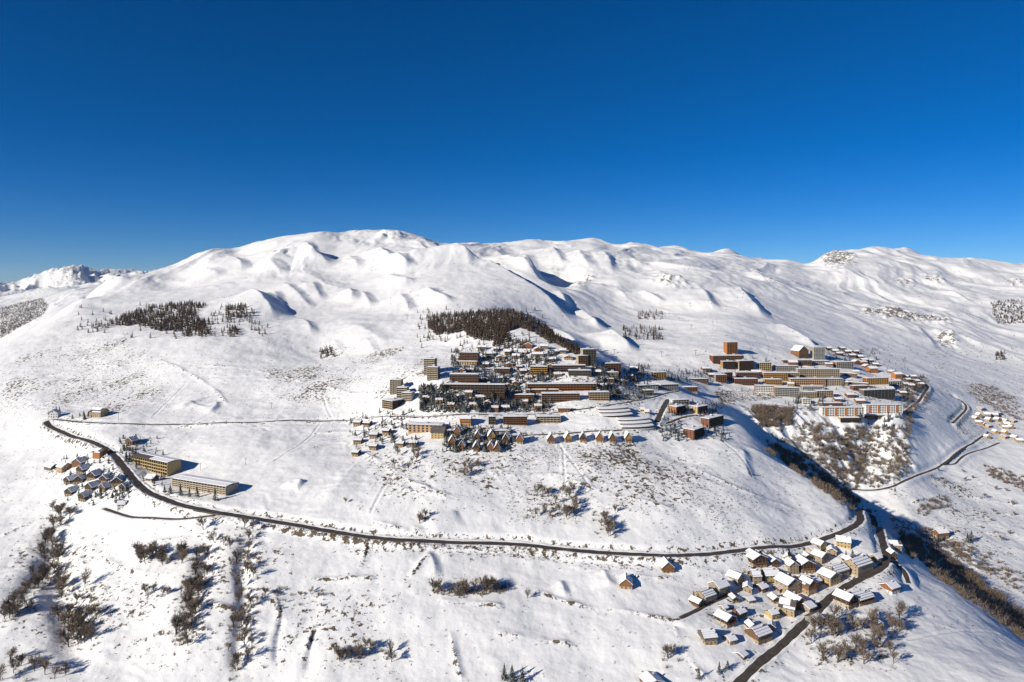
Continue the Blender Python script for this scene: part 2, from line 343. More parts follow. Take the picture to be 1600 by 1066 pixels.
# pixel position of every ground point, for marking areas seen in the photograph
PXG = CX + us[None] * FPX + 0 * YY; PYG = CY - Z / YY * FPX
def in_poly(poly, x, y):
    r = np.zeros(np.shape(x), bool); j = len(poly) - 1
    for i in range(len(poly)):
        (xi, yi), (xj, yj) = poly[i], poly[j]
        r ^= ((yi > y) != (yj > y)) & (x < (xj - xi) * (y - yi) / (yj - yi + 1e-9) + xi); j = i
    return r
def blur(a, k):
    for ax in (0, 1):
        for _ in range(2):
            p = np.pad(a, [(k, k) if i == ax else (0, 0) for i in (0, 1)], mode='edge'); cs = np.cumsum(p, ax); cs = np.concatenate([np.zeros_like(np.take(cs, [0], ax)), cs], ax)
            n = a.shape[ax]; a = (np.take(cs, np.arange(2 * k + 1, 2 * k + 1 + n), ax) - np.take(cs, np.arange(n), ax)) / (2 * k + 1)
    return a
def area(poly, soft, y0=0, y1=1e9):
    m = in_poly(poly, PXG, PYG) & (YY > y0) & (YY < y1); return blur(m.astype(float), soft)
# the cliff under the upper village: fluted, stepped rock
cl = area([(1165,640),(1240,636),(1300,658),(1380,668),(1425,690),(1430,735),(1390,765),(1330,775),(1270,745),(1200,690)], 6, 880, 1150)
fl = 0.5 - np.abs(fbm(XX * 1.0 + YY * .25, YY * .35, 46, 4, 50)) 
Z += cl * (fl * 15 + fbm(XX, YY, 16, 3, 55) * 3.2)
ROCK[:] = np.maximum(ROCK, cl * (0.45 + 0.14 * fbm(XX, YY, 60, 2, 58)))
for poly, v in (([(1278,395),(1300,392),(1340,396),(1338,412),(1300,420),(1282,412)], .46), ([(1350,484),(1390,482),(1450,492),(1490,498),(1480,508),(1400,500),(1350,492)], .5), ([(1455,520),(1490,515),(1500,540),(1470,545)], .36),
                ([(1018,425),(1045,430),(1080,440),(1060,450),(1020,440)], .4), ([(900,440),(925,424),(935,430),(905,452)], .38), ([(1440,428),(1480,435),(1470,450),(1440,442)], .36), ([(1570,435),(1600,436),(1600,450),(1570,446)], .38),
                ([(590,362),(625,362),(630,372),(600,372)], .33), ([(60,440),(100,418),(150,424),(200,422),(190,436),(130,440),(80,446)], .44), ([(1395,436),(1430,434),(1430,448),(1400,446)], .36), ([(1180,425),(1215,440),(1200,446)], .3)):
    a = area(poly, 3, 1400); ROCK[:] = np.maximum(ROCK, a * (v + .06)); Z += a * np.abs(fbm(XX, YY, 70, 4, 80, .6)) * 26
PATCH = np.clip(fbm(XX, YY, 85, 3, 100) * .42 - .02, -.2, .2)
def bare(poly, v, soft=2, y0=0, y1=1300):
    DIRT[:] = np.maximum(DIRT, area(poly, soft, y0, y1) * np.clip(v + (.05 if v < .4 else 0) + PATCH, 0, .7))
bare([(1115,612),(1135,609),(1150,610),(1160,628),(1125,630)], .66, 1); bare([(1150,610),(1210,606),(1225,622),(1150,630)], .55, 1)
bare([(640,762),(800,765),(800,778),(700,782)], .30); bare([(820,700),(1000,700),(1000,728),(880,735),(820,720)], .34); bare([(700,705),(830,705),(830,735),(720,740)], .3)
bare([(940,755),(1000,750),(1060,765),(1040,800),(960,790)], .3); bare([(1010,740),(1160,735),(1150,770),(1040,790)], .3); bare([(700,850),(830,852),(900,866),(880,878),(760,868),(690,860)], .42)
bare([(900,862),(1010,880),(1040,890),(1010,892),(900,876)], .36); bare([(30,600),(120,590),(130,640),(40,650)], .26); bare([(120,530),(200,520),(220,560),(130,570)], .25)
bare([(640,560),(700,560),(700,590),(640,590)], .24); bare([(500,860),(600,846),(700,856),(690,866),(520,866)], .34); bare([(800,770),(900,765),(905,815),(800,815)], .36); bare([(1170,630),(1245,634),(1250,660),(1190,664)], .45)
bare([(1390,820),(1420,815),(1500,850),(1480,870),(1410,850)], .42); bare([(1260,960),(1300,955),(1400,975),(1390,1030),(1280,1040)], .3); bare([(1520,600),(1570,610),(1600,650),(1560,650),(1510,625)], .42)
bare([(1380,765),(1480,740),(1480,760),(1400,790)], .34); bare([(840,690),(1060,690),(1060,700),(840,702)], .32)
# field edges, walls and terrace steps
EDGES = [[(470,680),(540,672),(640,690)],[(560,705),(640,755),(690,775),(760,790)],[(620,765),(690,772),(700,785)],[(640,825),(700,838)],[(575,815),(640,830)],[(880,750),(960,775),(1060,800)],[(880,885),(1000,905),(1070,905)],
 [(830,920),(900,948),(1000,960),(1060,975),(1085,958)],[(770,990),(830,1000),(900,1010)],[(480,905),(590,905)],[(400,945),(520,930)],[(680,940),(790,950)],[(430,1000),(440,960),(430,930)],[(480,1020),(492,975)],[(565,890),(570,870),(575,850)],[(1050,975),(1060,1000),(1080,1040),(1110,1066)],
 [(180,800),(250,820),(320,835)],[(215,855),(300,842)],[(130,850),(200,900),(290,900)],[(200,1010),(260,985),(330,985)],[(0,840),(40,820),(80,800)],[(1090,735),(1160,770),(1240,795)],[(650,645),(560,675),(430,720)],[(790,745),(870,740),(960,760)],[(1420,790),(1500,770),(1600,790)],[(1430,800),(1520,800),(1600,805)],[(1400,850),(1500,830),(1600,835)],[(240,560),(330,600),(360,640)],[(60,590),(140,570),(200,575)],[(500,600),(540,615),(640,615)],[(300,570),(420,580),(480,600)],[(1060,880),(1140,900),(1150,920)],[(640,905),(665,870),(690,850)],[(300,945),(420,975)],[(700,985),(720,1066)]]
for i, e in enumerate(EDGES):
    poly = smooth_poly([tuple(terrain_ray(x, y)[:2]) for x, y in e], 2); s = window_of(poly, 14); d, sd_, run, L = seg_dist(poly, XX[s], YY[s])
    wob = fbm(XX[s], YY[s], 30, 2, 60 + i); e_ = sstep(0, .12 * L, run) * (1 - sstep(.88 * L, L, run)) * np.clip(.7 + 1.2 * wob, 0, 1.3)
    Z[s] += 1.5 * e_ * np.exp(-(d / 3.5) ** 2) * np.where(sd_ > 0, .4, 1); DIRT[s] = np.maximum(DIRT[s], .52 * e_ * np.exp(-(d / 2.4) ** 2))

bare([(655,605),(860,585),(1010,575),(1010,650),(860,650),(700,648),(650,640)], .31, 5); bare([(700,550),(870,540),(880,590),(700,600)], .27, 4); bare([(690,665),(830,665),(830,700),(690,705)], .28, 3); bare([(1020,580),(1120,585),(1110,600),(1020,600)], .36, 3)
bare([(545,655),(660,655),(660,705),(545,710)], .26, 3); bare([(60,720),(200,720),(210,790),(90,790)], .27, 4); bare([(1110,560),(1440,560),(1440,640),(1120,605)], .25, 4); bare([(1080,880),(1400,850),(1400,960),(1100,1000)], .2, 4)

bare([(1385,806),(1420,812),(1500,848),(1540,880),(1480,872),(1410,845)], .5, 3); bare([(1300,740),(1340,765),(1330,785),(1290,765)], .45, 3); bare([(420,818),(560,842),(700,852),(850,860),(900,872),(700,862),(520,850),(420,830)], .5, 1)
a = area([(1380,802),(1500,845),(1560,900),(1500,890),(1400,850)], 4, 600, 1150); ROCK[:] = np.maximum(ROCK, a * .42); Z += a * fbm(XX, YY, 25, 3, 90) * 5
# footpaths and ski tracks pressed into the snow
for e in [[(430,720),(480,690),(505,655)],[(420,725),(470,700),(560,668)],[(505,620),(512,640),(518,652)],[(1000,560),(1040,530),(1075,470)],[(960,570),(940,545),(900,520)],[(1090,560),(1120,520),(1110,480)],[(870,690),(900,730),(925,765)],[(620,735),(600,760),(580,800)],[(1130,690),(1160,715),(1175,745)],[(1420,1000),(1500,985),(1560,990)],[(880,700),(882,740),(885,770)],[(300,690),(360,672),(420,668)],[(240,650),(260,630),(290,600)],[(1200,560),(1205,540),(1190,510)]]:
    poly = smooth_poly([tuple(terrain_ray(x, y)[:2]) for x, y in e], 3); s = window_of(poly, 8); d, sd_, run, L = seg_dist(poly, XX[s], YY[s]); Z[s] += -.55 * np.exp(-(d / 1.2) ** 2) + .3 * np.exp(-((d - 2.4) / 1.0) ** 2)

bare([(0,560),(130,520),(260,560),(280,640),(100,650),(0,640)], .26, 6, 700, 1400); bare([(400,540),(640,540),(650,640),(420,630)], .27, 6, 700, 1400); bare([(560,700),(1150,700),(1200,820),(900,800),(600,790)], .27, 8); bare([(0,800),(700,870),(700,1066),(0,1066)], .15, 8); bare([(1420,600),(1600,600),(1600,700),(1450,690)], .27, 6, 700, 1700); bare([(1400,740),(1600,760),(1600,960),(1420,830)], .25, 6)
# ------------------------------------------------------------------ roads: the sheet is cut and filled along them
ROADS = [  # name, label, pixels, width
 ('main_road', 'two lane asphalt road winding down from the upper bend to the hamlet', [(86,655),(77,657),(72,661),(78,667),(95,674),(130,686),(160,698),(180,713),(196,734),(215,757),(240,775),(280,790),(330,801),(400,810),(450,819),(500,828),(560,838),(620,845),(700,848),(780,849),(820,851),(870,858),(940,865),(1030,871),(1100,868),(1150,861),(1220,856),(1280,845),(1318,832),(1338,821),(1345,813),(1344,806),(1341,801),(1347,798),(1358,801),(1368,811),(1374,828),(1378,845),(1384,862),(1387,873),(1381,885),(1362,897),(1335,909),(1305,927),(1288,943),(1268,964),(1240,990),(1200,1025),(1160,1062),(1120,1100)], 6.8),
 ('upper_road', 'narrow asphalt road running level across the slope to the resort', [(86,655),(100,656),(130,660),(170,663),(230,664),(300,664),(400,661),(480,657),(550,656),(627,652),(700,650),(760,649),(812,648),(869,645),(902,641),(940,637),(979,630),(1022,622),(1060,612)], 5.0),
 ('resort_street', 'cleared street above the row of tall chalets', [(800,682),(832,680),(900,676),(950,674),(987,672),(1025,667),(1048,660),(1062,653),(1087,649)], 5.5),
 ('shaded_street', 'shaded street climbing between the curved terraces and brick blocks', [(1026,662),(1030,650),(1036,638),(1044,624)], 6.5),
 ('hamlet_lane', 'narrow cleared lane below the left hamlet', [(163,795),(178,800),(195,806),(212,811),(260,812),(300,811),(335,805)], 3.6),
 ('village_lane', 'narrow lane between the stone houses of the lower hamlet', [(1062,966),(1085,956),(1107,944),(1145,927),(1176,914),(1205,910),(1222,908)], 3.6),
 ('farm_lane', 'short lane dropping from the main road beside the white house', [(1391,876),(1404,884),(1414,898),(1420,912)], 3.6),
 ('valley_road', 'road along the foot of the cliff to the far hamlet', [(1318,765),(1345,767),(1375,767),(1400,760),(1420,750),(1445,738),(1475,725),(1490,712),(1512,697),(1545,676)], 3.9),
 ('field_road', 'narrow road branching across the fields of the far valley', [(1478,726),(1492,727),(1500,716),(1520,706),(1562,692)], 3.2),
 ('resort_descent', 'road dropping from the right edge of the resort', [(1414,644),(1430,632),(1442,618),(1451,606),(1446,600)], 5.0),
 ('bend_road', 'bent road on the slope above the far hamlet', [(1488,662),(1500,650),(1512,638),(1504,628),(1492,620)], 4.1),
]
ROAD_LINES = []
for nm, lab, pix, wd in ROADS:
    p3 = [terrain_ray(x, y) for x, y in pix]
    xy = smooth_poly([tuple(p[:2]) for p in p3], 3); xy = np.array(xy)
    st = np.r_[0, np.cumsum(np.hypot(*np.diff(xy, axis=0).T))]; L = st[-1]; k = max(8, int(L / 4))
    t = np.linspace(0, L, k); xy = np.c_[np.interp(t, st, xy[:, 0]), np.interp(t, st, xy[:, 1])]
    z = hgt(xy[:, 0], xy[:, 1]) - CAMZ
    ker = np.hanning(2 * max(3, int(22 / (L / k))) + 1); ker /= ker.sum(); pad = len(ker) // 2
    for _ in range(2): z = np.convolve(np.pad(z, pad, mode='edge'), ker, 'valid')
    if nm == 'upper_road': z[:10] = ROAD_LINES[0][4][0] + (z[:10] - ROAD_LINES[0][4][0]) * np.linspace(0, 1, 10)
    ROAD_LINES.append((nm, lab, wd, xy, z))
for nm, lab, wd, xy, z in ROAD_LINES:
    poly = [tuple(p) for p in xy]; s = window_of(poly, wd * 3 + 20)
    X, Y = XX[s], YY[s]; best = np.full(X.shape, 1e9); zr = np.zeros(X.shape); side = np.zeros(X.shape)
    for i in range(len(poly) - 1):
        (x0, y0), (x1, y1) = poly[i], poly[i + 1]
        m = (np.abs(X - x0) < wd * 3 + 26) & (np.abs(Y - y0) < wd * 3 + 26)
        if not m.any(): continue
        dx, dy = x1 - x0, y1 - y0; L2 = dx * dx + dy * dy + 1e-9
        xm, ym = X[m], Y[m]; t = np.clip(((xm - x0) * dx + (ym - y0) * dy) / L2, 0, 1)
        d = np.hypot(xm - x0 - t * dx, ym - y0 - t * dy); b = best[m]; k = d < b
        b[k] = d[k]; best[m] = b; q = zr[m]; q[k] = (z[i] + t * (z[i + 1] - z[i]))[k]; zr[m] = q
        q = side[m]; q[k] = np.sign((xm - x0) * dy - (ym - y0) * dx)[k]; side[m] = q
    hw = wd / 2 + 1.2
    wgt = 1 - sstep(hw, hw + 5.5 + 0.3 * wd, best)
    old = Z[s].copy(); Z[s] = old * (1 - wgt) + zr * wgt
    # plough banks, bare earth on the banks below
    ring = np.exp(-((best - hw - 0.9) / 0.8) ** 2); Z[s] += ring * (wd > 4) * np.clip(.7 + 1.6 * fbm(XX[s], YY[s], 14, 2, 95), .1, 1.6)
    dz = zr - old
    bank = sstep(hw - .5, hw + 1.0, best) * (1 - sstep(hw + 3, hw + 10, best))
    DIRT[s] = np.maximum(DIRT[s], bank * np.clip(0.26 + 0.05 * np.abs(dz), 0.22, 0.60) * (wd > 4))
# ------------------------------------------------------------------ the ground sheet
def grid_mesh(name, X, Y, Zw):
    nr, nc = X.shape
    co = np.stack([X, Y, Zw], -1).reshape(-1, 3).astype(np.float32)
    i = np.arange(nr * nc).reshape(nr, nc)
    q = np.stack([i[:-1, :-1], i[:-1, 1:], i[1:, 1:], i[1:, :-1]], -1).reshape(-1, 4)
    me = bpy.data.meshes.new(name)
    me.vertices.add(len(co)); me.vertices.foreach_set('co', co.ravel())
    me.loops.add(q.size); me.loops.foreach_set('vertex_index', q.ravel().astype(np.int32))
    me.polygons.add(len(q)); me.polygons.foreach_set('loop_start', np.arange(0, q.size, 4, dtype=np.int32))
    me.polygons.foreach_set('use_smooth', np.ones(len(q), bool))
    me.update(); me.validate(); return me
ground_me = grid_mesh('ground', XX, YY, Z + CAMZ)
for nm, arr in (('dirt', DIRT), ('rock', ROCK)):
    at = ground_me.attributes.new(nm, 'FLOAT', 'POINT'); at.data.foreach_set('value', arr.ravel().astype(np.float32))
ground = link('ground', ground_me, M_SNOW); tag(ground, kind='structure', label='snow covered mountain slopes, meadows and gorge')
def asphalt():
    m, t, b = new_mat('asphalt', 0.75, 0.3)
    g = nd(t, 'ShaderNodeNewGeometry'); n = nd(t, 'ShaderNodeTexNoise'); n.inputs['Scale'].default_value = 0.25; n.inputs['Detail'].default_value = 6
    t.links.new(g.outputs['Position'], n.inputs['Vector'])
    r = nd(t, 'ShaderNodeValToRGB'); e = r.color_ramp.elements
    e[0].position = 0.3; e[0].color = (0.042, 0.033, 0.028, 1); e[1].position = 0.66; e[1].color = (0.082, 0.066, 0.055, 1)
    x = e.new(0.74); x.color = (0.20, 0.185, 0.17, 1)
    t.links.new(n.outputs['Fac'], r.inputs[0]); t.links.new(r.outputs[0], b.inputs['Base Color']); return m
M_ASPH = asphalt()
for k, (nm, lab, wd, xy, z) in enumerate(ROAD_LINES):
    d = np.gradient(xy, axis=0); d /= np.hypot(d[:, 0], d[:, 1])[:, None] + 1e-9; nrm = np.c_[d[:, 1], -d[:, 0]]
    off = [-wd / 2 - 0.8, -wd / 2, 0, wd / 2, wd / 2 + 0.8]; zo = [-0.9, 0.30, 0.38, 0.30, -0.9]
    vs = []; fs = []
    for i in range(len(xy)):
        wv = 1 + .09 * math.sin(i * 1.7 + k) + .07 * math.sin(i * .53)
        for o, q in zip(off, zo): o = o * wv; vs.append((xy[i, 0] + nrm[i, 0] * o, xy[i, 1] + nrm[i, 1] * o, z[i] + CAMZ + q + 0.004 * k))
    for i in range(len(xy) - 1):
        for j in range(4): a = i * 5 + j; fs.append((a, a + 1, a + 6, a + 5))
    me = bpy.data.meshes.new(nm); me.from_pydata(vs, [], fs); me.update()
    tag(link(nm, me, M_ASPH), label=lab, kind='structure')
# ------------------------------------------------------------------ building materials
PAL = dict(cream=(.52,.44,.33), orange=(.48,.19,.06), brown=(.20,.105,.06), dark=(.075,.045,.03), brick=(.24,.10,.06), peach=(.60,.38,.23), grey=(.34,.33,.31),
           white=(.72,.70,.67), yellow=(.58,.43,.21), stone=(.40,.33,.24), red=(.24,.07,.045), tan=(.45,.35,.23), slate=(.10,.10,.105), green=(.13,.14,.09), concrete=(.42,.41,.39), ochre=(.52,.30,.10), wood=(.30,.13,.05), greywood=(.17,.14,.115))
PAL = {k: (v if k == 'white' else tuple(c * .74 for c in v)) for k, v in PAL.items()}
MATS = {k: noise_mat(k + '_wall', tuple(c * .82 for c in v), tuple(min(1, c * 1.12) for c in v), 0.6, 0.85, 0.15, 5) for k, v in PAL.items()}
M_ROOF = noise_mat('roof_sheet', (.075,.065,.06), (.14,.125,.115), 0.8, 0.6, 0.3)
M_SNOWCAP = noise_mat('snow_cap', (.80,.80,.83), (.86,.86,.87), 0.3, 0.6, 0.2, 4, bump=0.3)
def glass_mat():
    m, t, b = new_mat('window_glass', 0.12, 0.6); b.inputs['Base Color'].default_value = (.025, .028, .032, 1); return m
M_GLASS = glass_mat()
M_FRAME = noise_mat('window_frame', (.30,.24,.18), (.42,.35,.27), 2.0)
ORD = ['first','second','third','fourth','fifth','sixth','seventh','eighth','ninth','tenth','eleventh','twelfth','thirteenth','fourteenth','fifteenth','sixteenth','seventeenth','eighteenth','nineteenth','twentieth','twenty-first','twenty-second','twenty-third','twenty-fourth']
FOOT = []      # (x, y, radius) of everything built, so that scattered plants keep clear

def base_at(px, py):
    p = terrain_ray(px, py); return p, p.y / FPX       # point and metres per photo pixel
_wm = {}
def window_mesh(w_, h_):
    k = (round(w_, 1), round(h_, 1))
    if k not in _wm:
        m = MB(); a, b = k[0] / 2, k[1]
        m.box(-a, a, -.10, 0.05, 0, b, 0); m.box(-a - .12, a + .12, -.07, 0.05, b, b + .14, 1); m.box(-a - .12, a + .12, -.16, 0.05, -.14, 0, 1)
        m.box(-.05, .05, -.13, 0.02, 0, b, 1)
        me = m.mesh('window'); me.materials.append(M_GLASS); me.materials.append(M_FRAME); _wm[k] = me
    return _wm[k]
def slab_snow(w0, w1, d0, d1, z0, th, seed):
    """a snow layer with a soft lumpy top and rounded rim"""
    r = random.Random(seed); nx, ny = max(3, int((w1 - w0) / 4)), 4; m = MB()
    vs = []
    for j in range(ny + 1):
        for i in range(nx + 1):
            e = 0 if i in (0, nx) or j in (0, ny) else 1
            vs.append((w0 + (w1 - w0) * i / nx, d0 + (d1 - d0) * j / ny, z0 + th * (0.45 + 0.55 * e) + e * r.uniform(-.12, .14)))
    n = len(vs); fs = [(j * (nx + 1) + i, j * (nx + 1) + i + 1, (j + 1) * (nx + 1) + i + 1, (j + 1) * (nx + 1) + i) for j in range(ny) for i in range(nx)]
    m.add(vs, fs)
    m.add([(w0, d0, z0), (w1, d0, z0), (w1, d1, z0), (w0, d1, z0), (w0, d0, z0 + th * .45), (w1, d0, z0 + th * .45), (w1, d1, z0 + th * .45), (w0, d1, z0 + th * .45)], [(0,1,5,4),(1,2,6,5),(2,3,7,6),(3,0,4,7)])
    return m

def block(name, label, px, py, wpx, hpx, depth, rot=0, wall='brown', bal='cream', fin=None, cat='building', group=None, side=None, base=None, pitch=0.0, floors=None, frame_gap=3.8, housing=True, plain=False, Y=None):
    """a flat-roofed block of flats: front face at local y = 0, standing on the pixel px, py"""
    p, s = base_at(px, py)
    w_ = wpx * s / max(.35, math.cos(R(rot))); h = hpx * s; d = depth * (.8 if 10 < depth < 15 and p.y > 850 else 1)
    o = empty(name, p, R(rot)); tag(o, label, cat, group)
    FOOT.append((p.x - math.sin(R(rot)) * -0 , p.y + d / 2, max(w_, d) * .55))
    nf = floors or max(2, round(h / 2.8)); fh = h / nf; nb = max(2, round(w_ / frame_gap)); bw = w_ / nb
    mw = MATS[wall]; hw = w_ / 2
    m = MB(); m.box(-hw, hw, 0, d, -9, h - .05); wo = m.build('wall', mw, o)
    if side:                                            # end walls of another colour
        for sg in (-1, 1):
            m = MB(); m.box(sg * hw - .06, sg * hw + .06, -.04, d + .04, -9, h - .08); m.build('end_wall', MATS[side], o)
    if base: m = MB(); m.box(-hw - .3, hw + .3, -2.2, d, -9, fh * .9); m.build('plinth', MATS[base], o)
    m = MB(); m.box(-hw - .5, hw + .5, -1.7, d + .5, h - .05, h + .3); ro = m.build('roof', M_ROOF, o)
    slab_snow(-hw - .35, hw + .35, -1.5, d + .35, h + .3, 0.85, px * 7 + py).build('roof_snow', M_SNOWCAP, ro)
    if housing:
        for i in range(max(1, int(w_ / 28))):
            x = -hw + w_ * (i + .5) / max(1, int(w_ / 28)); m = MB(); m.box(x - 1.6, x + 1.6, d * .45, d * .45 + 2.6, h, h + 2.3)
            ho = m.build('lift_housing', MATS['concrete'], o); m = MB(); m.box(x - 1.7, x + 1.7, d * .45 - .1, d * .45 + 2.7, h + 2.3, h + 2.7); m.build('housing_snow', M_SNOWCAP, ho)
    wm = MB()
    for b in range(nb):
        x = -hw + bw * (b + .5); q = bw * (.43 if not plain else .24)
        wm.box(x - q, x + q, -.06, .05, .55 if plain else .1, fh * .86, 0); wm.box(x - .06, x + .06, -.1, .05, .1, fh * .8, 1)
    wme = wm.mesh('window_row'); wme.materials.append(M_GLASS); wme.materials.append(M_FRAME)
    bm_ = MB()
    if not plain:
        bm_.box(-hw, hw, -1.45, 0, -.22, 0); bm_.box(-hw, hw, -1.45, -1.33, 0, .7)
        for b in range(nb + 1):
            x = -hw + bw * b; bm_.box(x - .11, x + .11, -1.4, 0, 0, fh - .22)
    else:
        bm_.box(-hw, hw, -.14, 0, -.2, .0)
    bme = bm_.mesh('balcony_row'); bme.materials.append(MATS[bal])
    for f in range(nf):
        a = tag(link('window_row', wme, None, o), kind='stuff'); a.location.z = f * fh + .1
        if f or not base: a = link('balcony_row', bme, None, o); a.location.z = f * fh + .1
    if fin:                                             # coloured vertical panels
        for b in range(1, nb, 4):
            x = -hw + bw * (b + .5); m = MB(); m.box(x - bw * .48, x + bw * .48, -1.55, -1.46, .6, h - .3); m.build('facade_panel', MATS[fin], o)
    em = MB()                                           # windows in the end walls
    for sg in (-1, 1):
        for f in range(nf):
            for yy in (.28, .68): em.box(sg * (hw + .03), sg * (hw + .09), d * yy - .6, d * yy + .6, f * fh + .9, f * fh + 2.1)
    tag(em.build('end_window_set', M_GLASS, o), kind='stuff')
    return o

def house(name, label, px, py, wpx, hpx, depth, rot=0, ridge='y', wall='stone', upper=None, roof='full', cat='house', group=None, eave=.58, chimney=True, balcony=False, nwin=None, snow_th=.45, detail=True):
    """a pitched-roof house: front at local y = 0; ridge 'y' shows its gable to the front, 'x' its eaves"""
    p, s = base_at(px, py)
    w_ = wpx * s / max(.4, math.cos(R(rot))); h = hpx * s; d = depth; hw = w_ / 2; he = h * eave
    o = empty(name, p, R(rot)); tag(o, label, cat, group); FOOT.append((p.x, p.y + d / 2, max(w_, d) * .62))
    mw = MATS[wall]; mu = MATS[upper] if upper else mw
    m = MB(); m.box(-hw, hw, 0, d, -7, he)
    if not upper:
        if ridge == 'y': m.add([(-hw, 0, he), (hw, 0, he), (0, 0, h), (-hw, d, he), (hw, d, he), (0, d, h)], [(0, 1, 2), (5, 4, 3), (0, 2, 5, 3), (1, 4, 5, 2)])
        else: m.add([(-hw, 0, he), (-hw, d, he), (-hw, d / 2, h), (hw, 0, he), (hw, d, he), (hw, d / 2, h)], [(0, 2, 1), (3, 4, 5), (0, 3, 5, 2), (1, 2, 5, 4)])
        m.build('wall', mw, o)
    else:
        m.build('wall', mw, o); m = MB(); e = .12
        zl = he * (.52 if detail else .6)
        m.box(-hw - e, hw + e, -e, d + e, zl, he)
        if ridge == 'y': m.add([(-hw - e, -e, he), (hw + e, -e, he), (0, -e, h), (-hw - e, d + e, he), (hw + e, d + e, he), (0, d + e, h)], [(0, 1, 2), (5, 4, 3), (0, 2, 5, 3), (1, 4, 5, 2)])
        else: m.add([(-hw - e, -e, he), (-hw - e, d + e, he), (-hw - e, d / 2, h), (hw + e, -e, he), (hw + e, d + e, he), (hw + e, d / 2, h)], [(0, 2, 1), (3, 4, 5), (0, 3, 5, 2), (1, 2, 5, 4)])
        m.build('upper_wall', mu, o)
    # roof: two pitched slabs, snow on top as a child of the roof
    ov = .8 if detail else .5
    half, run = (hw, d) if ridge == 'y' else (d / 2, w_)
    sl = (h - he) / half
    def pitch(sign, a0, a1, t0, t1, lift0, lift1):
        """solid on one roof slope; a: 0 ridge .. 1 eave (with overhang), t: along the ridge"""
        vs = []
        for lift in (lift0, lift1):
            for a, t in ((a0, t0), (a1, t0), (a1, t1), (a0, t1)):
                k = a * (half + ov); x = sign * k; z = h - sl * k + lift; y = -ov + t * (run + 2 * ov)
                vs.append((x, y, z) if ridge == 'y' else (y - w_ / 2, d / 2 + (x), z))
        f = [(0, 1, 2, 3), (4, 7, 6, 5), (0, 4, 5, 1), (1, 5, 6, 2), (2, 6, 7, 3), (3, 7, 4, 0)]
        return vs, f
    m = MB()
    for sg in (-1, 1): m.add(*pitch(sg, 0, 1, 0, 1, .03, .28))
    ro = m.build('roof', M_ROOF, o)
    m = MB(); rr = random.Random(int(px * 31 + py))
    for sg in (-1, 1):
        if roof == 'full' or (roof == 'half' and sg < 0): m.add(*pitch(sg, 0, .975, .015, .985, .28, .28 + snow_th))
        elif roof == 'bands':
            a = 0.0
            while a < .95:
                b = min(.97, a + rr.uniform(.14, .24)); m.add(*pitch(sg, a, b, rr.uniform(.01, .06), rr.uniform(.9, .99), .28, .28 + snow_th * .7)); a = b + rr.uniform(.04, .09)
        elif roof == 'patchy':
            m.add(*pitch(sg, 0, rr.uniform(.45, .7), .02, rr.uniform(.5, .9), .28, .28 + snow_th)); m.add(*pitch(sg, .78, .97, .3, .98, .28, .28 + snow_th * .8))
    m.build('roof_snow', M_SNOWCAP, ro)
    if chimney:
        cx, cy = (hw * .35, d * .6) if ridge == 'y' else (hw * .4, d * .42)
        m = MB(); m.box(cx - .45, cx + .45, cy - .45, cy + .45, h - 2.2, h + 1.1); co = m.build('chimney', MATS['stone'], o)
        m = MB(); m.box(cx - .55, cx + .55, cy - .55, cy + .55, h + 1.1, h + 1.45); m.build('chimney_snow', M_SNOWCAP, co)
    # openings
    nf = max(1, round(he / 2.7)); wh = min(1.25, he / nf * .5)
    if detail:
        wm = window_mesh(.95, wh); nb = nwin or max(2, round(w_ / 3.3))
        for f in range(nf):
            for b in range(nb):
                x = -hw + w_ * (b + .5) / nb
                if f == 0 and b == nb // 2:
                    dm = MB(); dm.box(x - .6, x + .6, -.16, .02, 0, 2.1); dm.build('door', MATS['wood'], o); continue
                q = link('window', wm, None, o); q.location = (x, -.12 if upper else 0, f * he / nf + .95)
            for sg in (-1, 1):
                for b in range(max(1, round(d / 4.5))):
                    q = link('window', wm, None, o); q.location = (sg * (hw + (.12 if upper else 0)), d * (b + .5) / max(1, round(d / 4.5)), f * he / nf + .95); q.rotation_euler.z = R(90) * sg
        if ridge == 'y': q = link('window', wm, None, o); q.location = (0, -.12 if upper else 0, he + (h - he) * .22)
    else:
        dm = MB()
        for f in range(nf):
            for b in range(max(2, round(w_ / 3))):
                x = -hw + w_ * (b + .5) / max(2, round(w_ / 3)); dm.box(x - .55, x + .55, -.2, .02, f * he / nf + .8, f * he / nf + .8 + wh)
        tag(dm.build('window_row', M_GLASS, o), kind='stuff')
    if balcony:
        m = MB(); zb = he * .52; m.box(-hw, hw, -1.3, -.12, zb - .2, zb); m.box(-hw, hw, -1.3, -1.2, zb, zb + .95); m.build('balcony', MATS['wood'], o)
    return o
# ------------------------------------------------------------------ resort, left half
B = block
B('apartment_tower', 'upper part of the stepped cream tower with banded balconies', 671, 586, 17, 25, 12, -12, 'tan', 'cream', floors=9)
B('apartment_tower', 'lower front part of the stepped cream tower with rounded balcony bands', 676, 594, 17, 20, 9, -12, 'greywood', 'cream', floors=7)
B('apartment_block', 'highest section of the stepped cream flats beside the open snow slope', 618, 616, 17, 22, 12, -10, 'tan', 'cream', floors=7)
B('apartment_block', 'middle section of the stepped cream flats', 628, 622, 16, 16, 11, -10, 'greywood', 'cream', floors=5)
B('apartment_block', 'lowest section of the stepped cream flats with white end wall', 636, 627, 15, 13, 12, -16, 'white', 'cream', floors=5)
B('apartment_block', 'brown four storey block with dark end wall just above the upper road', 606, 639, 18, 13, 20, -38, 'brown', 'tan', side='dark', floors=4)
B('hotel', 'hotel with grey balconies above an orange base at the upper left of the resort', 733, 566, 29, 15, 13, -10, 'grey', 'brown', base='orange', floors=6)
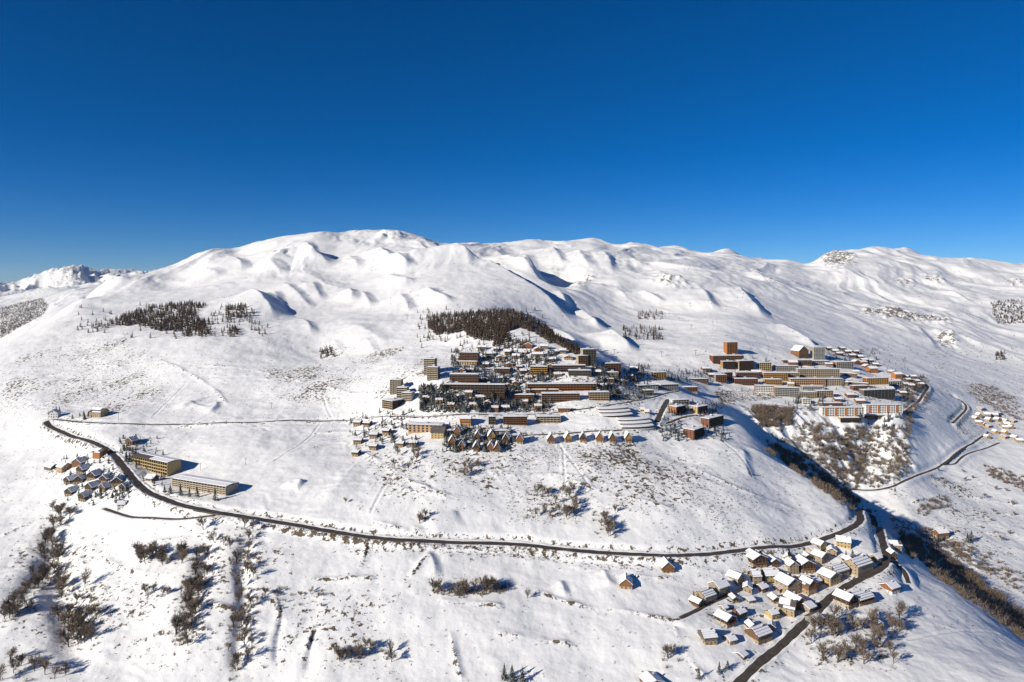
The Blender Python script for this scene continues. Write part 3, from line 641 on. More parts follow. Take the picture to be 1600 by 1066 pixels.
B('hotel_annex', 'long yellow low annex in front of the hotel with grey balconies', 729, 570, 32, 5, 6, -6, 'yellow', 'yellow', housing=False, plain=True, floors=2)
B('apartment_block', 'grey brown block with pale balcony bands behind dark conifers', 725, 598, 45, 13, 13, -4, 'greywood', 'brown', floors=5)
B('apartment_block', 'very long low brown block with pale vertical piers below the grey brown block', 738, 613, 101, 12, 12, -3, 'dark', 'brown', floors=3, frame_gap=4.6)
B('apartment_block', 'orange rendered block with yellow balconies in the middle of the resort', 842, 586, 26, 13, 12, -4, 'orange', 'ochre', floors=4)
B('apartment_block', 'small orange and brown block left of the bright orange one', 785, 584, 23, 8, 10, -6, 'orange', 'brown', floors=3)
B('apartment_block', 'longest brown wooden block with snowy roof in the centre of the resort', 878, 611, 108, 11, 12, 2, 'dark', 'wood', floors=3, side='tan')
B('terrace_row', 'low brown terrace in front of the longest wooden block', 848, 614, 50, 5, 5, 1, 'brown', 'wood', floors=2, housing=False)
B('apartment_block', 'brown wooden block with square balconies, second row of the resort centre', 876, 628, 59, 13, 12, 2, 'brown', 'wood', floors=4, side='tan')
B('apartment_block', 'narrow brown block half hidden by conifers, left of the second wooden row', 819, 626, 31, 9, 11, -2, 'dark', 'brown', floors=3)
B('apartment_block', 'short brown block with pale frame grid, right end of the second wooden row', 936, 626, 31, 13, 12, 2, 'brown', 'tan', floors=4)
B('apartment_tower', 'dark high tower with cream stair strip beside the shaded ski slope', 921, 571, 21, 25, 14, 12, 'dark', 'greywood', side='cream', floors=9)
B('apartment_tower', 'lower tower with cream and brown face in front of the dark tower', 911, 572, 15, 16, 12, 14, 'cream', 'brown', side='cream', floors=6)
B('apartment_block', 'long dark brown block with snowy roof above the round garden', 889, 581, 52, 10, 12, 2, 'dark', 'brown', floors=3)
B('apartment_block', 'dark block with pale roof edge below the long dark one', 906, 587, 35, 8, 10, 1, 'dark', 'greywood', floors=3)
B('apartment_block', 'dark block with white sloping snow roof near the ski run', 958, 580, 25, 12, 14, 10, 'dark', 'brown', floors=4)
B('apartment_block', 'small grey brown block right of the conifers below the dark sloping roof', 958, 590, 16, 8, 9, 4, 'greywood', 'tan', floors=3)
B('apartment_block', 'low brown block with snowy roof among the conifers of the shaded bank', 950, 597, 17, 5, 8, 2, 'brown', 'wood', floors=2)
B('lodge_building', 'orange brown chalet style building at the foot of the ski run', 1031, 591, 20, 9, 14, 12, 'wood', 'ochre', floors=3)
B('sports_hall', 'low hall with large flat snow roof beside the shaded street', 1012, 609, 34, 7, 34, 14, 'concrete', 'concrete', plain=True, floors=2, housing=False)
B('sports_hall', 'larger grey hall with stepped snow roof left of the car park', 1046, 610, 30, 9, 40, 16, 'grey', 'concrete', plain=True, floors=2, housing=False)
B('glass_pavilion', 'pale green glazed pavilion in shade below the halls', 1014, 617, 16, 7, 8, 10, 'green', 'concrete', plain=True, floors=2, housing=False)
B('school_building', 'long peach school building with snow covered roof panels', 664, 676, 54, 12, 13, -8, 'peach', 'peach', plain=True, floors=3, frame_gap=5)
house('chapel_house', 'tall yellow house with bare green roof joined to the peach school', 683, 686, 20, 17, 16, -8, 'x', 'yellow', None, 'none', eave=.6, chimney=False)
house('chalet', 'orange and yellow chalet with balcony beside the upper road', 727, 666, 17, 15, 12, -4, 'x', 'yellow', 'orange', eave=.78, balcony=True)
B('apartment_block', 'small dark block with white windows right of the orange chalet', 769, 663, 11, 12, 9, 0, 'dark', 'greywood', floors=3)
B('apartment_block', 'dark red brown block of three joined parts below the upper road', 805, 664, 37, 13, 10, 2, 'red', 'brown', floors=4)
B('apartment_block', 'beige three storey block with broad snowy roof below the upper road', 857, 661, 37, 10, 13, 2, 'tan', 'cream', floors=3)
B('garage_row', 'low white garage row above the lower chalets', 781, 678, 30, 5, 7, 3, 'concrete', 'white', plain=True, floors=2, housing=False)
# ---- right foot of the resort
B('apartment_block', 'brick block with red end wall at the tip of the spur', 1091, 684, 21, 14, 13, 46, 'brown', 'dark', side='brick', floors=5)
B('apartment_block', 'long dark brick block behind the one at the tip of the spur', 1118, 665, 31, 13, 13, 42, 'dark', 'brown', side='brick', floors=5)
B('apartment_block', 'block with bright orange end wall above the bend of the street', 1063, 647, 17, 12, 13, 40, 'brown', 'dark', side='orange', floors=5)
B('apartment_block', 'dark block with yellow end wall right of the orange ended one', 1097, 645, 19, 10, 13, 38, 'dark', 'brown', side='yellow', floors=4)
B('apartment_block', 'white roofed stepped building behind the orange ended block', 1064, 631, 26, 6, 14, 14, 'white', 'grey', floors=2)
house('yellow_kiosk', 'left of two small yellow houses by the curved terraces', 1004, 643, 6, 5, 6, 0, 'x', 'yellow', None, detail=False, chimney=False)
house('yellow_kiosk', 'right of two small yellow houses by the curved terraces', 1011, 647, 7, 6, 6, 0, 'x', 'yellow', None, detail=False, chimney=False)
def crescent(label, px, py, wpx, tiers, tier_m, hm):
    """stepped flats on a curved plan, one snowy terrace above the other"""
    p, s = base_at(px, py); o = empty('curved_terrace_building', p, R(12)); tag(o, label, 'building'); W = wpx * s; FOOT.append((p.x, p.y + 14, W * .55))
    N = 14
    for k in range(tiers):
        y0 = k * tier_m; z0 = k * hm
        def arc(y, z): return [((i / N - .5) * W, y + 0.10 * W * (1 - (2 * i / N - 1) ** 2) * -1 + 0.10 * W, z) for i in range(N + 1)]
        for nm, mat, ya, yb, za, zb in (('wall', MATS['cream'], y0, y0 + tier_m + 6, z0 - 7, z0 + hm), ('window_row', M_GLASS, y0 - .15, y0 + .4, z0 + .9, z0 + hm * .68), ('roof_snow', M_SNOWCAP, y0 - 1.3, y0 + tier_m + .2, z0 + hm, z0 + hm + .8), ('balcony_row', MATS['white'], y0 - 1.4, y0 - 1.25, z0 - .1, z0 + .8)):
            if nm == 'roof_snow': top = [(x, y, z + .5) for x, y, z in arc(yb, zb)]
            else: top = arc(yb, zb)
            vs = arc(ya, za) + arc(ya, zb) + top + arc(yb, za); q = N + 1; fs = []
            for i in range(N):
                fs += [(i, i + 1, q + i + 1, q + i), (q + i, q + i + 1, 2 * q + i + 1, 2 * q + i), (2 * q + i, 2 * q + i + 1, 3 * q + i + 1, 3 * q + i)]
            fs += [(0, q, 2 * q, 3 * q), (N, 3 * q + N, 2 * q + N, q + N)]
            m = MB(); m.add(vs, fs); m.build(nm, mat, o)
    return o
crescent('upper crescent of stepped flats with snowy curved terraces', 966, 653, 52, 3, 6.5, 3.1)
crescent('lower crescent of stepped flats beside the street bend', 999, 671, 53, 3, 6.5, 3.1)
# ---- rows of tall narrow chalets below the resort
rowA = [(714,682),(746,690),(768,689),(790,694),(812,694),(861,694),(888,692),(911,692),(937,692),(957,692),(982,692)]
for i, (x, y) in enumerate(rowA):
    house('tall_chalet', f'tall narrow wooden chalet with steep roof, {ORD[i]} from the left of the upper chalet row', x, y, 9.5 + (i % 3) * .7, 16, 8.5, (-6, 3, 8, -4)[i % 4], 'y', 'cream' if i % 3 else 'stone', ('wood', 'brown', 'ochre', 'dark')[i % 4], group='tall chalets along the foot of the resort', eave=.5, balcony=True, cat='chalet')
for i, (x, y) in enumerate([(706,697),(721,704),(744,706),(766,706),(777,707)]):
    house('tall_chalet', f'tall narrow wooden chalet among conifers, {ORD[i]} from the left of the lower chalet row', x, y, 9.5, 15, 8, (5, -5, 3, 0, 6)[i], 'y', 'stone', ('wood', 'brown', 'dark')[i % 3], group='tall chalets along the foot of the resort', eave=.5, balcony=True, cat='chalet')
for i, (x, y) in enumerate([(554,714),(557,667),(558,695),(572,668),(582,704),(583,686),(602,680),(624,700),(645,699)]):
    house('box_chalet', f'small dark wooden chalet with flat snowy roof, {ORD[i]} from the left of the scattered chalets', x, y, 10 + i % 3, 9, 8, -14 + 5 * (i % 3), 'x', 'stone' if i % 2 else 'tan', 'brown' if i % 3 else 'dark', group='scattered chalets left of the school', eave=.8, cat='chalet')
mids = [(665,628),(686,632),(704,639),(732,620),(739,639),(773,644),(819,634),(841,641),(881,645)]
for i, (x, y) in enumerate(mids):
    house('village_house', f'small house with snowy roof above the upper road, {ORD[i]} from the left of its row', x, y, 11 if i < 8 else 18, 8.5, 9, (-5, 4, 0)[i % 3], 'x', ('tan', 'wood', 'yellow', 'brown')[i % 4], ('brown', 'ochre', 'wood')[i % 3], group='houses above the upper road', eave=.8, balcony=i % 2 == 0, cat='house', detail=False)
ups = [(721,583),(734,582),(753,548),(758,599),(759,573),(766,558),(782,563),(783,595),(793,555),(796,574),(816,555),(818,585),(825,545),(826,594),(840,559),(841,550),(862,565),(879,553),(888,563)]
for i, (x, y) in enumerate(ups):
    house('village_house', f'small chalet with snowy roof in the upper resort, {ORD[i]} counted from the left', x, y, (9, 11, 13, 10)[i % 4] + (4 if i in (12, 14, 16) else 0), (7, 6, 8)[i % 3] + (2 if i == 12 else 0), 9, (-8, 5, 0, 12)[i % 4], 'x' if i % 3 else 'y', ('brown', 'tan', 'cream', 'wood')[i % 4], ('wood', 'brown', 'dark')[i % 3], group='chalets of the upper resort', eave=.68, cat='house', detail=False)
gaps = sorted([(700,604),(716,623),(750,626),(762,634),(795,607),(806,603),(790,642),(800,598),(812,577),(860,576),(872,590),(935,585),(985,591),(990,581),(975,601),(942,608),(930,604),(1000,589),(870,553),(850,546),(806,561),(775,549)])
for i, (x, y) in enumerate(gaps):
    house('village_house', f'small brown house squeezed between the resort blocks, {ORD[i]} counted from the left', x, y, (10, 8, 12)[i % 3], (7, 6, 7.5)[i % 3], 8, (-10, 6, 14, 0)[i % 4], 'x' if i % 3 else 'y', ('tan', 'brown', 'stone')[i % 3], ('brown', 'dark', 'wood')[i % 3], group='houses between the resort blocks', eave=.68, detail=False)
more = sorted([(1112,590),(1104,581),(1182,587),(1240,572),(1236,604),(1296,574),(1318,603),(1338,585),(1392,612),(1412,618),(1330,622),(1345,632),(1310,628),(1226,611)])
for i, (x, y) in enumerate(more):
    house('village_house', f'small house filling a gap in the upper village, {ORD[i]} counted from the left', x, y, (12, 10, 14)[i % 3], (7, 6, 8)[i % 3], 9, (8, -6, 0)[i % 3], 'x', ('tan', 'brick', 'cream', 'brown')[i % 4], ('brown', None, 'wood')[i % 3], group='houses filling the upper village', eave=.72, detail=False)
# ------------------------------------------------------------------ resort, right half
B('apartment_tower', 'orange brick high tower standing alone against the snow', 1144, 555, 17, 20, 15, 8, 'orange', 'wood', side='orange', floors=10, frame_gap=5)
B('apartment_block', 'dark red complex with stepped gables below the orange tower', 1138, 571, 50, 15, 16, 8, 'red', 'brown', floors=5)
B('apartment_block', 'yellow and brown block in front of the dark red complex', 1139, 577, 20, 12, 12, 10, 'ochre', 'dark', floors=4)
B('apartment_block', 'terraced yellow and dark glass block right of the red complex', 1166, 579, 24, 15, 16, 14, 'tan', 'dark', floors=5)
B('apartment_block', 'small grey and yellow block beside the funicular ramp', 1196, 579, 19, 12, 14, 6, 'grey', 'yellow', floors=4)
B('apartment_block', 'upper of two brown brick blocks left of the orange pair', 1168, 592, 33, 10, 12, 0, 'brick', 'brown', floors=4)
B('apartment_block', 'lower of two brown brick blocks left of the orange pair', 1166, 602, 36, 10, 12, 0, 'brick', 'brick', floors=4)
B('apartment_block', 'grey block at the left end of the upper village', 1127, 598, 17, 12, 12, 4, 'grey', 'brown', floors=4)
B('apartment_block', 'dark grey block behind the one at the left end of the upper village', 1138, 594, 13, 12, 12, 14, 'grey', 'dark', floors=4)
B('apartment_block', 'upper of two bright peach orange blocks', 1212, 594, 37, 11, 12, 0, 'peach', 'ochre', floors=4)
B('apartment_block', 'lower of two bright peach orange blocks', 1208, 601, 27, 8, 11, 0, 'peach', 'ochre', floors=3)
B('apartment_block', 'long low dark reddish block below the ski slope', 1246, 570, 44, 7, 13, 0, 'red', 'brown', floors=3)
B('apartment_block', 'long grey block with yellow ground floor above the white grid block', 1229, 582, 37, 10, 12, 0, 'grey', 'concrete', base='yellow', floors=4)
B('apartment_block', 'long white block with regular grid of windows in the middle of the upper village', 1279, 591, 65, 14, 12, 0, 'cream', 'cream', floors=5)
B('apartment_block', 'long peach and white block below the white grid block', 1262, 604, 54, 12, 12, 0, 'peach', 'peach', floors=4)
B('apartment_block', 'grey white block continuing the peach and white one', 1303, 603, 28, 11, 12, 0, 'tan', 'cream', floors=4)
B('apartment_block', 'brick block with pale round balcony pattern above the cliff', 1196, 613, 29, 10, 12, -6, 'brick', 'white', floors=4)
B('apartment_block', 'grey block with orange end wall above the cliff edge', 1230, 620, 35, 14, 13, -12, 'tan', 'concrete', side='orange', floors=5)
B('apartment_block', 'long grey block with thin snowy roof behind the brick pair', 1271, 611, 34, 7, 12, 0, 'grey', 'concrete', floors=3)
B('apartment_block', 'left of the two joined brick blocks above the cliff trees', 1262, 623, 28, 10, 12, 0, 'brick', 'tan', floors=4)
B('apartment_block', 'right of the two joined brick blocks above the cliff trees', 1289, 621, 26, 10, 12, 6, 'brick', 'tan', floors=4)
B('apartment_block', 'small pale block half hidden among conifers on the cliff edge', 1260, 632, 12, 8, 10, 0, 'cream', 'white', floors=3)
house('wedge_building', 'brown building with sloping triangular roof at the edge of the ski slope', 1256, 560, 18, 19, 22, 24, 'y', 'brown', 'wood', eave=.62, cat='building', chimney=False)
B('apartment_tower', 'cream grid tower with pointed top at the top of the village', 1280, 563, 17, 20, 17, 0, 'cream', 'concrete', floors=10, frame_gap=3.2)
B('podium_building', 'low grey building around the foot of the cream tower', 1283, 571, 26, 7, 16, 0, 'grey', 'concrete', floors=3, housing=False)
B('apartment_block', 'dark block with orange end wall right of the cream tower', 1320, 576, 28, 10, 14, 8, 'dark', 'grey', side='orange', floors=4)
B('covered_stairway', 'upper snow covered gallery running down between the blocks', 1322, 588, 24, 5, 5, -38, 'greywood', 'dark', plain=True, floors=2, housing=False)
B('covered_stairway', 'lower snow covered gallery running down to the curved grey building', 1341, 603, 22, 5, 5, -38, 'greywood', 'dark', plain=True, floors=2, housing=False)
for i, (x, y, ww, hh) in enumerate([(1340,570,9,7),(1351,570,10,6),(1357,577,11,7),(1366,583,14,10),(1399,585,13,6),(1405,592,13,10)]):
    house('brick_house', f'orange brick house with snowy roof, {ORD[i]} from the left of the upper right group', x, y, ww, hh, 12, 12, 'x' if i % 2 else 'y', 'orange' if i % 2 else 'brick', None, group='brick houses at the right of the village', eave=.7, detail=False)
B('apartment_block', 'orange block on white ground floor right of the covered galleries', 1371, 604, 37, 13, 14, 10, 'wood', 'ochre', base='white', floors=4)
B('arcade_building', 'low white building with dark arches beside the orange block', 1398, 604, 24, 8, 10, 10, 'white', 'concrete', floors=3, frame_gap=5, housing=False)
B('apartment_block', 'curved dark grey building with pale concrete piers on the snowy bank', 1374, 623, 55, 14, 14, 12, 'greywood', 'slate', floors=5, frame_gap=7)
B('apartment_block', 'left of two long white blocks with orange panels above the gorge', 1317, 651, 65, 14, 12, 0, 'white', 'white', fin='orange', floors=5)
B('apartment_block', 'right of two long white blocks with orange panels above the gorge', 1381, 646, 59, 13, 12, 4, 'white', 'white', fin='orange', floors=5)
B('apartment_block', 'low orange and brown row under the right white block', 1358, 655, 53, 6, 9, 2, 'ochre', 'brown', floors=2)
B('garage_building', 'low dark roofed building with yellow front on the gorge edge', 1328, 660, 30, 7, 10, 2, 'yellow', 'dark', floors=2, housing=False)
chs = [(1297,548),(1306,552),(1313,556),(1318,548),(1326,553),(1333,559),(1339,553),(1345,561),(1352,566),(1362,567),(1369,573),(1415,592),(1421,597),(1428,592),(1433,599),(1417,604),(1425,606),(1440,604)]
for i, (x, y) in enumerate(chs):
    house('hill_chalet', f'small dark chalet on the right hillside of the village, {ORD[i]} from the left', x, y, 8 + i % 3, 5.5, 9, (10, -6, 4)[i % 3], 'x', 'brown' if i % 2 else 'dark', 'dark', group='chalets on the right hillside', eave=.7, detail=False, chimney=False)
fars = [(1527,657),(1530,663),(1532,653),(1536,642),(1539,666),(1543,652),(1545,686),(1547,669),(1548,660),(1555,652),(1558,678),(1562,650),(1562,659),(1572,671),(1573,680),(1573,686),(1574,661),(1574,667),(1582,671),(1586,661),(1589,688),(1594,692)]
for i, (x, y) in enumerate(fars):
    house('far_house', f'stone house with snowy roof in the far valley hamlet, {ORD[i]} counted from the left', x, y, (7, 9, 6, 8)[i % 4], (6, 5.5, 7)[i % 3], 9, (20, -12, 5, 30)[i % 4], 'x' if i % 2 else 'y', ('tan', 'peach', 'stone')[i % 3], None if i % 2 else 'ochre', group='houses of the far valley hamlet', eave=.62, detail=False, chimney=False)
house('barn', 'lone brown barn with snowy roof beside the gorge trees', 1475, 843, 18, 14, 9, 14, 'x', 'stone', 'wood', eave=.72)
# ------------------------------------------------------------------ left hamlet and lodges
def lodge(label, l, r_, hpx, wall, bare):
    (xl, yl), (xr, yr) = l, r_
    pl, pr = terrain_ray(xl, yl), terrain_ray(xr, yr); zb = (pl.z + pr.z) / 2
    v = (pr - pl); v.z = 0; L = v.length; ang = math.atan2(v.y, v.x); mid = (pl + pr) / 2; h = hpx * mid.y / FPX; d = 15
    o = empty('holiday_lodge', (mid.x, mid.y, min(pl.z, pr.z)), ang); tag(o, label, 'building'); FOOT.append((mid.x + 4, mid.y + 8, L * .45)); dz = h + abs(pl.z - pr.z) * .5
    h = dz; hw = L / 2; nb = round(L / 4.0); bw = L / nb; nf = 4; fh = (h - 1.4) / nf
    m = MB(); m.box(-hw, hw, 0, d, -10, h); m.build('wall', MATS[wall], o)
    for k, (a, b) in enumerate(((0, .45), (.45, 1.0))):
        m = MB(); m.add([(-hw - .6, -1.6 + a * (d + 2.4), h + .9 - 2.2 * abs(a - .45)), (hw + .6, -1.6 + a * (d + 2.4), h + .9 - 2.2 * abs(a - .45)), (hw + .6, -1.6 + b * (d + 2.4), h + .9 - 2.2 * abs(b - .45)), (-hw - .6, -1.6 + b * (d + 2.4), h + .9 - 2.2 * abs(b - .45))]
              + [(-hw - .6, -1.6 + a * (d + 2.4), h + 1.25 - 2.2 * abs(a - .45)), (hw + .6, -1.6 + a * (d + 2.4), h + 1.25 - 2.2 * abs(a - .45)), (hw + .6, -1.6 + b * (d + 2.4), h + 1.25 - 2.2 * abs(b - .45)), (-hw - .6, -1.6 + b * (d + 2.4), h + 1.25 - 2.2 * abs(b - .45))],
              [(0,3,2,1),(4,5,6,7),(0,1,5,4),(1,2,6,5),(2,3,7,6),(3,0,4,7)]); ro = m.build('roof', M_ROOF, o)
        m = MB(); a2, b2 = a + .03, b - .03; f0 = bare if k == 0 else -.98
        x0 = -hw + (L * bare if k == 0 else 0)
        m.add([(x0, -1.6 + t * (d + 2.4), h + 1.25 + q - 2.2 * abs(t - .45)) if e == 0 else (hw + .4, -1.6 + t * (d + 2.4), h + 1.25 + q - 2.2 * abs(t - .45)) for q in (0, .5) for e, t in ((0, a2), (1, a2), (1, b2), (0, b2))], [(0,3,2,1),(4,5,6,7),(0,1,5,4),(1,2,6,5),(2,3,7,6),(3,0,4,7)])
        m.build('roof_snow', M_SNOWCAP, ro)
    bm_ = MB(); bm_.box(-hw, hw, -1.5, 0, -.25, 0); bm_.box(-hw, hw, -1.5, -1.38, 0, .8)
    for b in range(nb + 1): bm_.box(-hw + bw * b - .3, -hw + bw * b + .3, -1.5, 0, 0, fh - .25)
    bme = bm_.mesh('balcony_row'); bme.materials.append(MATS[wall])
    wm = MB()
    for b in range(nb): x = -hw + bw * (b + .5); wm.box(x - bw * .4, x + bw * .4, -.08, .04, .1, fh * .85, 0)
    wme = wm.mesh('window_row'); wme.materials.append(M_GLASS)
    for f in range(nf):
        a = link('balcony_row', bme, None, o); a.location.z = 1.2 + f * fh
        a = link('window_row', wme, None, o); a.location.z = 1.2 + f * fh
    m = MB()
    for b in range(nb): x = -hw + bw * (b + .5); m.box(x - .7, x + .7, -.12, .04, h - 1.15, h - .3)
    m.build('attic_window_row', M_GLASS, o)
    return o
lodge('upper of two long yellow lodges with four balcony floors above the road', (208, 721), (263, 745), 15.5, 'yellow', .5)
lodge('lower of two long pale lodges with balcony grid behind a line of conifers', (271, 761), (354, 775), 14, 'cream', .0)
H = house
LH = 'houses of the left hamlet'
H('barn', 'big tan barn with dark roof beside conifers above the upper road', 148, 652, 22, 13, 14, -18, 'x', 'tan', None, 'patchy', eave=.62, chimney=False)
H('house', 'small shaded house at the upper road bend', 82, 653, 14, 12, 9, 10, 'y', 'white', None, 'full', eave=.6)
H('house', 'small wooden house in conifers behind the upper lodge', 201, 695, 14, 11, 9, -20, 'y', 'wood', 'brown', eave=.55)
H('house', 'orange house with snowy roof on the inner side of the road curve', 150, 717, 15, 14, 12, -24, 'x', 'orange', None, 'patchy', eave=.72, group=LH)
H('shed', 'low shed with thick snow roof between road and upper lodge', 233, 752, 14, 8, 8, -14, 'x', 'stone', 'brown', eave=.55, chimney=False, snow_th=.9)
H('house', 'brown wooden house standing highest in the left hamlet', 119, 730, 17, 13, 11, -16, 'y', 'wood', 'brown', eave=.56, group=LH)
H('house', 'pink rendered house at the upper left of the left hamlet', 92, 739, 15, 15, 13, -34, 'x', 'peach', None, 'half', eave=.6, group=LH)
H('shed', 'low shed with blue shaded snow roof at the left end of the hamlet', 74, 735, 18, 9, 8, -30, 'x', 'greywood', None, eave=.6, chimney=False, group=LH)
lh = [(124,741,'dark'),(142,751,'dark'),(104,757,'dark'),(122,757,'dark'),(138,769,'brown'),(161,755,'dark'),(159,769,'tan'),(182,760,'brown'),(191,768,'dark'),(106,776,'brown'),(127,784,'stone')]
for i, (x, y, c) in enumerate(lh):
    H('house', f'close set {dict(dark="dark", brown="brown", wood="timber", tan="tan", red="dark red", stone="stone")[c]} gabled house in the left hamlet, {ORD[sorted(q[0] for q in lh).index(x)]} from the left', x, y, (13, 15, 14)[i % 3], (13, 14, 12)[i % 3], 11, (-20, -14, -26, 8)[i % 4], 'y', 'stone' if c in ('dark', 'brown') else c, 'dark' if c != 'tan' else 'brown', 'bands' if i == 10 else 'full', eave=.58, group=LH, cat='house')
H('house', 'small white house by the narrow lane under the left hamlet', 189, 797, 11, 12, 9, 14, 'x', 'white', None, eave=.7, group=LH)
# ------------------------------------------------------------------ two lone chalets and the lower hamlet
H('chalet', 'lone wooden chalet right under the main road with a blue shadow', 1044, 896, 19, 17, 11, 6, 'y', 'cream', 'wood', eave=.52, balcony=True)
H('chalet', 'lone wooden chalet in the snow field left of the one by the road', 978, 921, 19, 16, 12, -8, 'y', 'cream', 'wood', eave=.5)
SH = 'stone houses of the lower hamlet'
hm = [  # px, py, wpx, hpx, depth, rot, ridge, wall, upper, roof, label
 (1188,887,24,19,15,18,'y','tan','dark','full','large farmhouse with dark gable directly under the road'),
 (1212,886,12,12,9,10,'y','brown','dark','full','small dark gabled barn right of the large farmhouse'),
 (1184,912,13,17,12,6,'x','stone',None,'bands','narrow stone house with banded snow roof beside the lane'),
 (1208,910,24,16,12,6,'x','yellow',None,'bands','yellow house with two rows of windows and banded snow roof'),
 (1158,914,14,16,11,40,'y','stone',None,'full','stone house with white roof at the left of the lane bend'),
 (1096,949,11,11,9,38,'y','brown','dark','full','low shed at the lower end of the long banded house'),
 (1111,942,20,17,12,32,'x','tan',None,'bands','long tan house with banded snow roof beside a conifer'),
 (1132,930,19,19,12,32,'x','stone',None,'full','tall stone house with skylights joined to the long banded house'),
 (1241,897,15,18,13,10,'y','tan',None,'full','pale gabled house left of the pair with blue roof shadow'),
 (1263,896,22,19,14,10,'y','tan','dark','full','broad gabled house with dark wooden gable in the hamlet centre'),
 (1241,930,24,24,15,24,'y','tan',None,'full','largest pale gabled house in the lower hamlet'),
 (1270,929,16,21,12,26,'y','tan','wood','patchy','house with bare dark roof strip right of the largest gabled house'),
 (1229,963,19,20,16,-30,'x','tan',None,'patchy','pale house with grey bare roof near the main road'),
 (1252,952,14,17,14,26,'y','brown','wood','full','wooden gabled house with log stacks behind the grey roofed one'),
 (1270,957,14,11,10,32,'x','tan',None,'full','small low house on the edge of the main road'),
 (1290,880,16,15,11,32,'y','tan','stone','full','pale gabled house in the upper right of the hamlet'),
 (1276,868,11,11,10,30,'x','tan',None,'full','small house with white roof just below the upper road leg'),
 (1287,861,13,14,10,30,'y','yellow',None,'half','yellow house half in shade under the bend'),
 (1318,856,18,14,11,-24,'x','yellow',None,'full','yellow house with broad snowy roof under the road bend'),
 (1306,914,22,18,13,28,'y','yellow','tan','full','house with yellow front beside the striped metal roof'),
 (1318,903,24,17,13,28,'x','stone',None,'bands','stone house with striped snow and metal roof'),
 (1353,896,34,21,14,30,'x','tan',None,'bands','largest tan building with striped roof inside the road curve'),
 (1375,880,9,12,8,30,'x','tan',None,'full','small annex at the right end of the largest tan building'),
 (1400,860,16,12,9,-10,'x','tan',None,'patchy','pale house on the outer side of the road curve'),
 (1397,873,8,11,8,0,'y','dark','dark','full','small dark hut at the roadside by the lane'),
 (1400,928,17,14,11,28,'x','white','wood','full','white house with dark beams at the end of the farm lane'),
 (1333,951,18,20,14,32,'y','cream','dark','full','gabled end of the half timbered inn below the main road'),
 (1355,945,30,15,12,26,'x','cream','dark','bands','long half timbered inn with banded snow roof below the main road'),
 (1143,980,17,17,12,34,'y','cream','dark','full','house with long blue shadow below the lane'),
 (1111,1008,20,18,12,10,'x','tan','greywood','bands','tan house with wide dormer near the bottom snow field'),
 (1196,1005,27,20,13,30,'x','tan','brown','bands','tan house with corrugated roof just above the main road'),
 (1283,976,14,11,11,34,'x','grey',None,'half','grey roofed shed on the lower edge of the main road'),
 (1175,943,10,7,7,20,'x','stone',None,'full','flat snow topped store beside the lane'),
 (1134,955,7,7,5,26,'x','stone',None,'full','tiny snow topped hut below the long tan house'),
 (1376,984,11,12,8,10,'y','tan','stone','patchy','tan hut among the bushes below the inn'),
 (1165,1030,9,8,7,40,'x','greywood',None,'full','dark leaning shed near the lower conifers'),
 (1025,1080,26,16,11,20,'y','tan','brown','full','house at the bottom edge of the picture with white roof'),
]
for (x, y, ww, hh, d, rt, rg, wl, up, rf, lab) in hm:
    H('stone_house' if hh > 12 else 'shed', lab, x, y, ww * 1.02, hh * 1.03, d, rt, rg, wl, up, rf, group=SH, eave=.70 if rg == 'y' else .64, chimney=hh > 13, balcony=up == 'dark' and hh > 13, cat='house' if hh > 12 else 'shed')

fill = sorted([(1150,942),(1168,926),(1196,926),(1222,926),(1214,944),(1300,893),(1330,884),(1212,968),(1206,986),(1162,966),(1178,988),(1146,1008),(1280,917),(1262,912),(1264,876),(1231,880),(1172,898),(1300,868)])
for i, (x, y) in enumerate(fill):
    H('small_house', f'small house tucked between the bigger ones in the lower hamlet, {ORD[i]} from the left', x, y, (12, 10, 13)[i % 3], (11, 9, 12)[i % 3], 8, (24, 10, 32, -20)[i % 4], 'y' if i % 2 else 'x', ('tan', 'stone', 'yellow')[i % 3], (None, 'dark', 'brown', None)[i % 4], ('full', 'bands', 'half')[i % 3], group=SH, eave=.66, chimney=i % 2 == 0, detail=i % 3 == 0, cat='house')
B('apartment_block', 'low tan block on the bank between the brick pair and white blocks', 1300, 637, 34, 7, 9, 2, 'tan', 'brown', floors=3, housing=False)
B('apartment_block', 'brown block tucked above the curved grey building', 1345, 611, 26, 8, 9, 8, 'brick', 'brown', floors=3, housing=False)
B('apartment_block', 'brown block between the peach pair and the grey block', 1240, 593, 18, 10, 9, 0, 'brown', 'tan', floors=4)
B('apartment_block', 'low brown row behind the car park bank', 1092, 597, 30, 5, 8, 2, 'brown', 'greywood', floors=2, housing=False)
B('apartment_block', 'tan block linking the two halves of the resort by the halls', 1078, 611, 24, 6, 9, 4, 'tan', 'brown', floors=2, housing=False)
